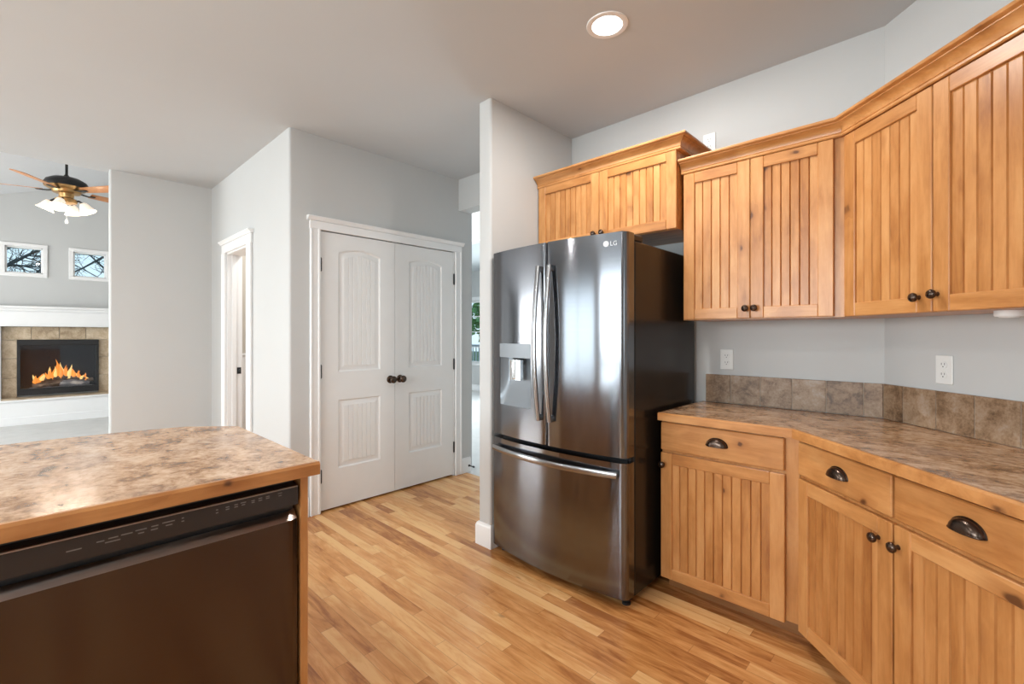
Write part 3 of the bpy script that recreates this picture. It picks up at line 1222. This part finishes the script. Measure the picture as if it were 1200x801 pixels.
# right door
mb = MB()
profr = door_profile(GXC + .0025, GX1, .020, .034)
strip(mb, profr, DZ0, DZ1, 'black_steel')
rd = mb.build('right_door', fr, smooth=20)
# freezer drawer
mb = MB()
strip(mb, door_profile(GX0, GX1, .022, .034), .045, .690, 'black_steel')
fz = mb.build('freezer_drawer', fr, smooth=20)


def text_mesh(name, body, size, parent, loc, rot, mat, extrude=.0004):
    cu = bpy.data.curves.new(name, 'FONT')
    cu.body = body
    cu.size = size
    cu.extrude = extrude
    cu.align_x = 'LEFT'
    tmp = bpy.data.objects.new(name, cu)
    COL.objects.link(tmp)
    dg = bpy.context.evaluated_depsgraph_get()
    me = bpy.data.meshes.new_from_object(tmp.evaluated_get(dg))
    bpy.data.objects.remove(tmp)
    me.materials.clear()
    me.materials.append(MATS[mat])
    o = bpy.data.objects.new(name, me)
    COL.objects.link(o)
    o.parent = parent
    o.location = loc
    o.rotation_euler = rot
    return o


lx, lz = -1.212, 1.738
ang = math.atan2(fy(lx + .02) - fy(lx - .02), .04)
lg = text_mesh('lettering', 'LG', .030, rd, (lx + .020, fy(lx + .020) - .0008, lz - .0105), (R(90), 0, ang), 'logo_white')
em = MB()
em.lathe([(.0, 0), (.0145, 0), (.0145, .001), (0, .001)], 'logo_white', (lx, fy(lx) - .0004, lz), (math.sin(ang), -math.cos(ang), 0), 24)
ex = MB()
em.build('emblem', rd)
# handles: flat bars bowed outwards


def bowed(p0, p1, bow, n=16, stand=.030):
    p0, p1 = Vector(p0), Vector(p1)
    pts = []
    for i in range(n + 1):
        t = i / n
        p = p0.lerp(p1, t)
        p.y -= stand + bow * math.sin(PI * t)
        pts.append(p)
    return pts


for sgn, par in ((-1, ld), (1, rd)):
    hx = GXC + sgn * .038
    yb_ = fy(hx) + .004
    mb = MB()
    pts = bowed((hx, yb_, .845), (hx, yb_, 1.665), .034, stand=.024)
    mb.tube(pts, 0, 'handle_steel', flat=(.026, .014, (1, 0, 0)))
    for pz, pp in ((.860, pts[0]), (1.650, pts[-1])):
        mb.box(hx - .011, hx + .011, pp.y, yb_ + .012, pz - .016, pz + .016, 'handle_steel', .003)
    mb.build('handle', par, smooth=50)
mb = MB()
N = 22
pts = []
ha, hb = -1.985, -1.148
for i in range(N + 1):
    x = ha + (hb - ha) * i / N
    t = i / N
    pts.append((x, fy(x) - .022 - .022 * math.sin(PI * t), .636))
mb.tube(pts, 0, 'handle_steel', flat=(.032, .014, (0, 0, 1)))
for x in (ha + .02, hb - .02):
    mb.box(x - .018, x + .018, fy(x) - .022, fy(x) + .012, .625, .647, 'handle_steel', .003)
mb.build('handle', fz, smooth=50)
# case behind the doors, hinge covers, grille and feet
mb = MB()
mb.box(GX0 + .004, GX1 - .002, BKY + .010, 2.735, .035, 1.755, 'case_dark', .006)
mb.box(GX0 + .02, GX1 - .02, BKY, BKY + .012, .06, 1.75, 'black_plastic')
mb.box(GX0 + .03, GX1 - .03, BKY - .01, BKY + .2, .692, .714, 'black_plastic')
mb.build('case', fr)
for x in (GX0 + .05, GX1 - .05):
    h = MB()
    h.box(x - .040, x + .040, 1.985, 2.12, 1.7555, 1.792, 'black_plastic', .008)
    h.box(x - .022, x + .022, 1.955, 2.0, 1.7905, 1.797, 'black_plastic', .002)
    h.build('hinge_cover', fr)
g = MB()
g.box(GX0 + .02, GX1 - .02, 1.99, 2.03, .012, .043, 'black_plastic', .003)
g.build('kick_grille', fr)
for x in (GX0 + .05, GX1 - .035):
    for y in (2.0, 2.66):
        MB().lathe([(.021, 0), (.021, .012), (.012, .014), (.012, .04)], 'black_plastic', (x, y, 0), (0, 0, 1), 14).build('foot', fr)

# ================================================================== ISLAND AND DISHWASHER
IX = -1.452
IY1 = .600
isl = thing('island_cabinet', 'alder island cabinet whose end panel frames the dishwasher', 'cabinet', (0, 0, 0))
mb = MB()
mb.box(IX - .62, IX, .576, IY1, 0, TOPZ - .001, 'alder_z', .002)
mb.build('end_panel', isl)
mb = MB()
mb.box(-2.30, IX - .62, -1.30, IY1, 0, TOPZ - .001, 'alder_z', .002)
mb.box(IX - .60, IX - .02, -1.30, -.088, .09, TOPZ - .001, 'alder_z', .002)
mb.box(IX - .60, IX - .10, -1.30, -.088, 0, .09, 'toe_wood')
mb.build('carcass', isl)
slv = MB()
for k, ya in enumerate((-.66, -1.29)):
    pass
it = thing('island_worktop', 'brown mottled laminate worktop of the island with an alder edge, above the dishwasher', 'worktop', (0, 0, 0))
fe = -1.411
ye = .620
outer = [(fe, -1.32), (fe, ye), (-2.225, ye), (-2.375, .46), (-2.425, .24), (-2.45, -.02), (-2.46, -.4), (-2.43, -.9), (-2.36, -1.32)]
ins = []
MB().prism([(fe - e, -1.31)] + [(fe - e, ye), (-2.225, ye), (-2.375, .46), (-2.425, .24), (-2.45, -.02), (-2.46, -.4), (-2.43, -.9), (-2.36, -1.31)], TOPZ, .9085, 'laminate').build('laminate_top', it)
mb = MB()
path = [(fe - e, ye - .001), (-2.225, ye - .001), (-2.365, .458), (-2.415, .238), (-2.44, -.02), (-2.45, -.4), (-2.42, -.9), (-2.35, -1.31)]
mb.sweep([(fe - e, -1.31), (fe - e, ye)], [(o, z - .001) for o, z in EP], 'alder_y', .3)
mb.build('wood_edge', it, smooth=25)

dw = thing('dishwasher', 'dark bronze stainless dishwasher with hidden handle, built into the island', 'dishwasher', (0, 0, 0))
DY0, DY1 = -.078, .566
DXF = -1.440
mb = MB()
mb.box(IX - .60, IX - .025, DY0 + .005, DY1 - .003, .10, .862, 'black_plastic')
mb.build('tub', dw)
# door: gentle roll at both vertical edges and a sloped lip under the control panel
mb = MB()
N = 40
prof = []
for i in range(N + 1):
    y = DY0 + (DY1 - DY0) * i / N
    dy = min(y - DY0, DY1 - y)
    r = .045 if y - DY0 > DY1 - y else .006
    off = 0.012 * (1 - math.sqrt(max(0, 1 - (1 - dy / r) ** 2))) if dy < r else 0
    prof.append((DXF - off, y))
mb.prism(prof + [(IX - .03, DY1), (IX - .03, DY0)], .115, .742, 'dw_steel', .5)
dwo = mb.build('door', dw, smooth=20)
lip = MB()
vs = [(a, b, .742) for a, b in prof] + [(a - .026, b, .764) for a, b in prof]
k = len(prof)
lip.add(vs, [(i, i + 1, k + i + 1, k + i) for i in range(k - 1)], 'dw_lip', .5)
lip.build('lip', dwo)
cp = MB()
cp.prism([(DXF - .002, .786), (DXF - .004, .838), (DXF - .008, .843), (DXF - .05, .850), (DXF - .05, .790)], DY0, DY1, 'panel_brown', axis='y')
cpo = cp.build('control_panel', dw)
ln = MB().box(DXF - .0095, DXF - .0035, DY0, DY1, .8385, .8425, 'dw_lip', .001)
ln.build('trim_strip', cpo)
pk = MB()
pk.box(DXF - .06, DXF - .035, DY0 + .01, DY1 - .01, .745, .80, 'black_plastic')
pk.build('handle_pocket', dw)
mk = MB()
xm = DXF - .0028


def mark(y, z, w, h=.0024):
    a = xm - (z - .786) / .052 * .002
    mk.box(a - .001, a + .0012, y - w / 2, y + w / 2, z - h / 2, z + h / 2, 'mark_grey')


for y, z, w in ((.070, .812, .026), (.115, .817, .014), (.138, .819, .018), (.137, .811, .028), (.163, .820, .022), (.190, .822, .022), (.190, .814, .012), (.217, .823, .014), (.216, .815, .014), (.245, .825, .026), (.246, .817, .014),
                (.275, .826, .005), (.275, .818, .006), (.352, .826, .005), (.352, .818, .006), (.377, .827, .009), (.377, .821, .009), (.398, .828, .009), (.398, .822, .009), (.416, .829, .014), (.416, .823, .009), (.441, .828, .009), (.441, .823, .008),
                (.460, .830, .010), (.460, .824, .010), (.480, .830, .010), (.480, .825, .010), (.514, .831, .012), (.514, .824, .009)):
    mark(y, z, w)
mk.build('printed_marks', cpo)
MB().box(IX - .08, IX - .06, DY0, DY1, .0, .105, 'black_plastic').build('kick_plate', dw)


# ================================================================== SMALL FITTINGS
def outlet(label, loc, rz):
    t = thing('outlet', label, 'outlet', loc, rz, None)
    MB().box(-.036, .036, -.006, 0, -.058, .058, 'outlet_white', .0025).build('cover_plate', t)
    for z in (-.020, .020):
        r = MB()
        pts = [(.017 * math.cos(a), z + .0145 * math.sin(a)) for a in [2 * PI * i / 20 for i in range(20)]]
        r.prism(pts, -.0085, -.0055, 'outlet_white', axis='y')
        r.box(-.0075, -.0055, -.0088, -.0083, z - .001, z + .008, 'slot_dark')
        r.box(.0055, .0075, -.0088, -.0083, z - .001, z + .008, 'slot_dark')
        r.lathe([(.0025, 0), (.0025, .0005)], 'slot_dark', (0, -.0083, z - .0075), (0, -1, 0), 8)
        r.build('receptacle', t)
    MB().lathe([(.003, 0), (.0025, .001), (0, .0012)], 'outlet_white', (0, -.006, 0), (0, -1, 0), 10).build('screw', t)


outlet('white outlet on the wall just right of the fridge, above the backsplash', (-.942, YB - .0005, 1.160), 0)
dx = Vector((CX, CY)) + d45 * .2955
outlet('white outlet on the angled corner wall, above the backsplash', (dx.x - .0004, dx.y - .0004, 1.159), R(-45))
outlet('white outlet high on the wall, half hidden behind the crown of the fridge cabinet', (-1.040, YB - .0005, 2.425), 0)

pk = Vector((UX1, UY)) + d45 * .545 + n45 * .115
pu = thing('puck_light', 'round white puck light under the angled wall cabinet', 'light', (pk.x, pk.y, UZ0))
MB().lathe([(.034, -.0005), (.034, -.016), (.031, -.020), (.0, -.020)], 'puck_white', (0, 0, 0), (0, 0, 1), 28).build('housing', pu, smooth=40)
MB().lathe([(.024, -.0205), (.022, -.023), (0, -.024)], 'puck_white', (0, 0, 0), (0, 0, 1), 28).build('lens', pu, smooth=40)


def can_light(loc, label, power):
    t = thing('recessed_light', label, 'light', loc, 0)
    MB().lathe([(.070, -.003), (.078, -.006), (.094, -.004), (.096, 0), (.070, 0), (.070, -.003)], 'white_trim', (0, 0, 0), (0, 0, 1), 40).build('trim_ring', t, smooth=40)
    MB().lathe([(.0698, -.0035), (.04, -.006), (0, -.007)], 'lens_glow', (0, 0, 0), (0, 0, 1), 40).build('lens', t, smooth=60)
    area('can_or_fill_lamp', (loc[0], loc[1], loc[2] - .012), (0, 0, 0), .13, .13, power, (1, .97, .93), 'DISK')


can_light((-1.170, 1.865, CEIL), 'lit round recessed light in the ceiling in front of the fridge', 18)
for x, y in ((-1.95, -.35), (-.1, -1.9), (-3.4, -1.9)):  # bare lamps without fixtures, added out of view to brighten the kitchen
    area('can_or_fill_lamp', (x, y, CEIL - .012), (0, 0, 0), .13, .13, 16, (1, .97, .93), 'DISK')

# ================================================================== LIVING ROOM
fp = thing('fireplace', 'gas fireplace with white mantel, stone tile surround and burning logs', 'fireplace', (0, 0, 0))
FYC = .325
# hearth
mb = MB()
mb.box(XF + .001, -9.72, -1.05, 1.70, 0, .335, 'white_trim', .004)
mb.box(XF + .001, -9.695, -1.07, 1.72, .335, .362, 'white_trim', .006)
mb.box(-9.72, -9.705, -1.05, 1.70, 0, .115, 'white_trim', .004)
mb.build('hearth', fp)
MB().box(XF + .001, -9.76, -.28, .93, .3625, .372, 'stone', .002).build('hearth_tile', fp)
mb = MB()
mb.box(XF + .001, -9.93, -.62, 1.27, 1.425, 1.66, 'white_trim', .004)
mb.box(XF + .001, -9.90, -.64, 1.29, 1.425, 1.45, 'white_trim', .004)
mb.box(XF + .001, -9.87, -.66, 1.31, 1.65, 1.69, 'white_trim', .008)
mb.box(XF + .001, -9.84, -.70, 1.35, 1.69, 1.725, 'white_trim', .006)
for a, b in ((-.55, -.285), (.935, 1.20)):
    mb.box(XF + .001, -9.96, a, b, .363, 1.425, 'white_trim', .004)
mb.build('mantel', fp)
sb = MB()
fy0, fy1, fz0, fz1 = -.126, .776, .402, 1.225
XT = XF + .06
cells = []
for y0, y1, z0, z1 in ((-.28, fy0, .373, .66), (-.28, fy0, .663, .95), (-.28, fy0, .953, 1.225), (fy1, .93, .373, .66), (fy1, .93, .663, .95), (fy1, .93, .953, 1.225),
                       (-.28, .02, 1.228, 1.424), (.023, .323, 1.228, 1.424), (.326, .626, 1.228, 1.424), (.629, .93, 1.228, 1.424)):
    sb.box(XF + .001, XT, y0, y1 - .002, z0, z1 - .001, 'stone', .002)
sb.build('tile_surround', fp)
# black insert
mb = MB()
t = .055
XI = XF + .122
mb.box(XF + .001, XI, fy0, fy1, fz1 - .085, fz1, 'black_metal', .003)
mb.box(XF + .001, XI, fy0, fy1, fz0, fz0 + .095, 'black_metal', .003)
mb.box(XF + .001, XI, fy0, fy0 + .035, fz0 + .095, fz1 - .085, 'black_metal', .003)
mb.box(XF + .001, XI, fy1 - .035, fy1, fz0 + .095, fz1 - .085, 'black_metal', .003)
mb.box(XI, XI + .012, fy0 + .02, fy1 - .02, fz1 - .078, fz1 - .066, 'black_metal', .002)
mb.box(XI, XI + .012, fy0 + .02, fy1 - .02, fz0 + .065, fz0 + .077, 'black_metal', .002)
mb.box(XF + .0005, XF + .004, fy0 + .03, fy1 - .03, fz0 + .09, fz1 - .08, 'black_plastic')
ins_ = mb.build('firebox', fp)
MB().box(XI - .012, XI - .009, fy0 + .034, fy1 - .034, fz0 + .094, fz1 - .084, 'fire_glass').build('glass_pane', ins_)
lr = random.Random(3)


def rough_log(p0, p1, r, mat='log_bark'):
    p0, p1 = Vector(p0), Vector(p1)
    n = 9
    pts, rad = [], []
    for i in range(n):
        f = i / (n - 1)
        p = p0.lerp(p1, f) + Vector((lr.uniform(-.003, .003), lr.uniform(-.006, .006), lr.uniform(-.008, .008)))
        pts.append(p)
        rad.append(r * (lr.uniform(.82, 1.12) if 0 < i < n - 1 else .72))
    return MB().tube(pts, rad, mat, 9)


xl = XF + .066
for p0, p1, r, mt in (((xl, .03, .530), (xl, .37, .575), .046, 'log_bark'), ((xl, .30, .560), (xl, .66, .545), .048, 'ash'), ((xl - .004, .14, .615), (xl, .42, .650), .034, 'log_bark'),
                      ((xl, .34, .665), (xl - .003, .62, .600), .032, 'log_bark'), ((xl + .004, .05, .520), (xl + .004, .24, .550), .030, 'ash'), ((xl, .56, .54), (xl, .71, .600), .030, 'log_bark')):
    rough_log(p0, p1, r, mt).build('log', fp, smooth=50)
MB().box(xl - .025, xl + .03, .0, .70, fz0 + .094, fz0 + .105, 'ash', .003).build('ember_bed', fp)
for i in range(26):
    f = i / 25
    y = .05 + f * .60
    hgt = .07 + .17 * math.exp(-((f - .47) / .28) ** 2) + lr.uniform(-.03, .05)
    zb = .56 + .07 * math.sin(PI * f) + lr.uniform(-.015, .015)
    lean = lr.uniform(-.035, .035)
    back = -.030 if i % 2 else .0
    pts = [(xl + back + .006, y + lean * k ** 1.4 + .010 * math.sin(5 * k + i), zb + hgt * k) for k in (0, .15, .3, .5, .7, .86, 1)]
    w = lr.uniform(.8, 1.3)
    rad = [.016 * w, .025 * w, .026 * w, .019 * w, .010 * w, .005 * w, .0006]
    MB().tube(pts, rad, 'flame_core' if i % 3 == 1 else 'flame', 8).build('flame', fp, smooth=70)

# ceiling fan
fc = Vector((0, 0, 0))
rvec = Vector((math.cos(R(43.74)), math.sin(R(43.74)), 0))
fvec = Vector((-math.sin(R(43.74)), math.cos(R(43.74)), 0))
FD = 5.3
fxy = fvec * FD + rvec * (FD * (78 - 600) / 541.3)
FH = lambda v: EYE + (392.2 - v) / 541.3 * FD
fan = thing('ceiling_fan', 'dark bronze ceiling fan with wooden blades and four lit glass shades', 'ceiling fan', (fxy.x, fxy.y, 0))
ztop = vz(fxy.y)
MB().tube([(0, 0, FH(209)), (0, 0, ztop - .02)], .013, 'black_metal', 12).build('downrod', fan)
MB().lathe([(.07, ztop + .01), (.07, ztop - .03), (.05, ztop - .07), (.02, ztop - .085)], 'black_metal', (0, 0, 0), (0, 0, 1), 24).build('canopy', fan, smooth=40)
zm = FH(208)
MB().lathe([(.012, zm + .035), (.030, zm + .01), (.05, zm), (.12, zm - .012), (.175, zm - .045), (.196, zm - .085), (.190, zm - .12)], 'black_metal', (0, 0, 0), (0, 0, 1), 32).lathe([(.190, zm - .12), (.16, zm - .14), (.13, zm - .15), (.12, zm - .18), (.07, zm - .19), (.06, zm - .235), (.10, zm - .255), (.09, zm - .29), (.03, zm - .305)], 'brass', (0, 0, 0), (0, 0, 1), 32).build('motor', fan, smooth=50)
zb = zm - .155
for th in (65, 137, 209, 281, 353):
    d = rvec * math.cos(R(th)) + fvec * math.sin(R(th))
    wa = math.atan2(d.y, d.x)
    M = Matrix.Rotation(wa, 4, 'Z')
    T = Matrix.Rotation(R(-13), 4, 'X')
    br = MB()
    pts = [M @ Vector((x, 0, z)) for x, z in ((.11, zb), (.16, zb - .010), (.20, zb - .012), (.26, zb - .008))]
    br.tube(pts, 0, 'black_metal', flat=(.045, .008, M @ Vector((0, 1, 0))))
    bk = br.build('blade_bracket', fan)
    bl = MB()
    x0, x1 = .215, .70
    out = []
    for i in range(8):
        x = x0 + (x1 - .06 - x0) * i / 7
        out.append((x, .052 + .020 * i / 7))
    for i in range(1, 7):
        a = PI / 2 * i / 6
        out.append((x1 - .06 + .06 * math.sin(a), .072 * math.cos(a) + .0))
    full = out + [(x, -w) for x, w in reversed(out[:-1])]
    vs = []
    for zz in (-.003, .003):
        vs += [M @ (T @ Vector((x, y, zz)) + Vector((0, 0, zb))) for x, y in full]
    n = len(full)
    bl.add(vs, [tuple(range(n)), tuple(range(2 * n - 1, n - 1, -1))] + [(i, (i + 1) % n, n + (i + 1) % n, n + i) for i in range(n)], 'blade_wood')
    bl.build('blade', fan, smooth=30)
zs = zm - .27
for i in range(4):
    a = R(43.74 + 25 + 90 * i)
    d = Vector((math.cos(a), math.sin(a), 0))
    arm = MB().tube([d * .05 + Vector((0, 0, zs)), d * .11 + Vector((0, 0, zs + .01)), d * .145 + Vector((0, 0, zs - .015))], .010, 'black_metal', 8)
    ao = arm.build('lamp_arm', fan, smooth=60)
    ax = (d * .45 + Vector((0, 0, -1))).normalized()
    sh = MB()
    sh.lathe([(.024, 0), (.034, .008), (.046, .035), (.056, .065), (.070, .092), (.083, .108), (.080, .108), (.066, .09), (.050, .06), (.038, .03), (.026, .012)], 'shade_glow', d * .145 + Vector((0, 0, zs - .012)), ax, 20)
    sh.build('glass_shade', ao, smooth=60)
    L = bpy.data.lights.new('fan_bulb', 'POINT')
    L.energy = 3.5
    L.color = (1, .85, .68)
    L.shadow_soft_size = .03
    lo = bpy.data.objects.new('fan_bulb', L)
    lo.location = Vector((fxy.x, fxy.y, 0)) + d * .19 + Vector((0, 0, zs - .15))
    COL.objects.link(lo)
pc = MB().tube([(0, 0, zs - .03), (0, 0, FH(258))], .002, 'outlet_white', 6)
pc.lathe([(.0, .03), (.012, .018), (.016, 0), (.012, -.016), (0, -.022)], 'outlet_white', (0, 0, FH(260)), (0, 0, 1), 12)
pc.build('pull_chain', fan)

# ================================================================== OUTSIDE
struct(MB().box(-40, 20, -30, 30, -.4, -.3, 'lawn').build('ground'))
tr = random.Random(11)


def branchy(label, base, h, limbs, twig, depth):
    t = thing('bare_tree', label, 'tree', base)
    mb = MB()
    mb.tube([(0, 0, 0), (.03, .02, h * .4), (-.03, .03, h * .75), (.02, .0, h)], [.11, .09, .06, .02], 'bark', 10)
    mb.build('trunk', t)
    br = MB()

    def grow(p, d, L, r, k):
        pts = [p]
        dd = d.copy()
        for i in range(5):
            dd = (dd + Vector((tr.uniform(-.3, .3), tr.uniform(-.3, .3), tr.uniform(-.25, .25)))).normalized()
            pts.append(pts[-1] + dd * L / 5)
        br.tube(pts, [r, r * .85, r * .7, r * .6, r * .45, r * .3], 'bark', 5)
        if k:
            for q_ in pts[1:]:
                for _ in range(tr.randint(1, 2)):
                    nd = (dd + Vector((tr.uniform(-.9, .9), tr.uniform(-1, 1), tr.uniform(-1, 1)))).normalized()
                    grow(q_, nd, L * tr.uniform(.35, .6), r * .6, k - 1)
    for pts, r in limbs:
        P = [Vector(p) for p in pts]
        br.tube(P, [r * (1 - .5 * i / (len(P) - 1)) for i in range(len(P))], 'bark', 7)
        for a, b in zip(P[:-1], P[1:]):
            n = max(1, int((b - a).length / twig))
            for i in range(n):
                d = ((b - a).normalized() * .6 + Vector((tr.uniform(-.5, .5), tr.uniform(-.8, .8), tr.uniform(-.8, .8)))).normalized()
                grow(a.lerp(b, (i + tr.random()) / n), d, tr.uniform(.3, .6), r * .38, depth)
    br.build('branches', t)
    return t


branchy('bare tree seen through the left small high window', (-13.2, -.95, -.3), 3.9,
        [([(0, 0, 2.5), (.05, .45, 2.75), (0, .9, 3.15), (0, 1.35, 3.5)], .040), ([(0, 0, 2.2), (.1, .6, 2.5), (.1, 1.0, 2.75), (.05, 1.35, 3.25)], .030),
         ([(0, 0, 3.0), (-.1, .5, 3.15), (0, .9, 3.45)], .022), ([(0, 0, 2.7), (-.1, .6, 2.95), (.1, 1.2, 2.95)], .018)], .13, 2)
branchy('bare tree seen through the right small high window', (-14.9, 2.6, -.3), 3.9,
        [([(0, 0, 2.4), (.05, -.7, 2.75), (0, -1.2, 3.05), (0, -1.6, 3.5)], .034), ([(0, -.9, 3.7), (0, -1.35, 3.5), (.0, -1.7, 3.2), (.05, -2.1, 2.9)], .028),
         ([(0, 0, 2.2), (-.1, -.8, 2.75), (0, -1.4, 2.95), (0, -1.95, 3.3)], .018)], .16, 1)
# garden beyond the far room's window
hb_ = thing('shrub', 'tall green shrub in the garden beyond the far room window', 'shrub', (-11.2, 11.2, -.3))
lf = MB()
for i in range(900):
    a, b = tr.uniform(0, 2 * PI), tr.uniform(-1, 1)
    rr_ = tr.uniform(.55, 1.0)
    p = Vector((math.cos(a) * 1.5 * rr_ * math.sqrt(1 - b * b), math.sin(a) * 1.0 * rr_ * math.sqrt(1 - b * b), 2.3 + b * 1.2 * rr_))
    u = Vector((tr.uniform(-1, 1), tr.uniform(-1, 1), tr.uniform(-1, 1))).normalized() * .13
    w = u.orthogonal().normalized() * .07
    lf.add([p - u, p - w, p + u, p + w], [(0, 1, 2, 3)], 'leaf')
lf.build('foliage', hb_)
MB().tube([(0, 0, 0), (0, 0, 1.4), (.1, 0, 2.4)], [.08, .07, .03], 'bark', 8).build('stem', hb_)
rl = thing('deck_railing', 'pale deck railing outside the far room window', 'railing', (-9.6, 9.0, -.3))
MB().box(-2.2, 2.2, -.03, .03, 1.26, 1.32, 'grey_rail', .005).build('top_rail', rl)
MB().box(-2.2, 2.2, -.02, .02, .55, .60, 'grey_rail', .005).build('bottom_rail', rl)
for i in range(34):
    x = -2.15 + i * .13
    MB().box(x - .012, x + .012, -.012, .012, .60, 1.26, 'grey_rail').build('baluster', rl)
for x in (-2.2, 0.02, 2.2):
    MB().box(x - .04, x + .04, -.04, .04, 0, 1.36, 'grey_rail', .005).build('post', rl)

# ================================================================== NAMING THE SETTING
SETTING = {
    'floor': ('floor', 'light hardwood strip floor of the kitchen'),
    'floor_carpet': ('floor', 'pale carpet of the living room and hall'),
    'ceiling': ('ceiling', 'flat grey white ceiling over the kitchen'),
    'ceiling_vault': ('ceiling', 'sloping white ceiling above the fireplace room'),
    'ceiling_hall': ('ceiling', 'high white ceiling over the hall behind the opening'),
    'ceiling_far': ('ceiling', 'pale ceiling of the far room beyond the hall'),
    'wall_back': ('wall', 'pale grey wall behind the refrigerator and straight wall cabinet'),
    'wall_corner': ('wall', 'pale grey angled wall behind the corner worktop'),
    'wall_stub': ('wall', 'short white stub wall standing left of the refrigerator'),
    'wall_pantry': ('wall', 'grey wall holding the white double doors'),
    'wall_left': ('wall', 'bright pale wall holding the narrow doorway'),
    'wall_pillar': ('wall', 'plain grey wall between the narrow doorway and the living room'),
    'wall_upper': ('wall', 'wall above the living room opening'),
    'wall_fireplace': ('wall', 'grey wall with two small high windows above the fireplace'),
    'wall_living': ('wall', 'side wall of the living room'),
    'wall_rear': ('wall', 'rear wall behind the camera with large windows'),
    'wall_right': ('wall', 'right wall of the kitchen with a window'),
    'wall_header': ('wall', 'header between the hall and the far room, coloured bright as if lit'),
    'wall_hall': ('wall', 'right side wall of the hall'),
    'wall_hall_left': ('wall', 'left end wall of the far room'),
    'wall_foyer': ('wall', 'hall side of the wall behind the pantry'),
    'wall_far': ('wall', 'grey far wall with a window seen through the hall opening'),
    'wall_powder': ('wall', 'beige wall over white wainscot inside the narrow doorway'),
    'wall_closet': ('wall', 'back wall inside the pantry'),
    'baseboard_pantry': ('baseboard', 'white baseboard left of the white double doors'),
    'baseboard_hall': ('baseboard', 'short white baseboard right of the white double doors'),
    'baseboard_stub': ('baseboard', 'white baseboard wrapping the stub wall beside the refrigerator'),
    'baseboard_left': ('baseboard', 'white baseboard left of the narrow doorway'),
    'baseboard_far': ('baseboard', 'white baseboard under the window of the far room'),
    'trim_1': ('door casing', 'white moulded casing around the double doors'),
    'trim_2': ('door casing', 'white moulded casing around the narrow doorway'),
    'door_1': ('door', 'left white two-panel leaf of the double doors'),
    'door_2': ('door', 'right white two-panel leaf of the double doors'),
    'window_1': ('window', 'left small high white window above the mantel, densely filled with branches'),
    'window_2': ('window', 'right small high white window above the mantel, next to the grey wall'),
    'window_3': ('window', 'white gridded window of the far room seen past the refrigerator'),
    'window_4': ('window', 'unseen window added to light the far room, hidden by the stub wall'),
    'window_5': ('window', 'wide rear window behind the island'),
    'window_6': ('window', 'rear window of the kitchen behind the camera'),
    'window_7': ('window', 'rear window of the living room'),
    'ground': ('ground', 'green lawn outside the house'),
}
for n, (c, l) in SETTING.items():
    o = bpy.data.objects.get(n)
    if o:
        o['label'] = l
        o['category'] = c
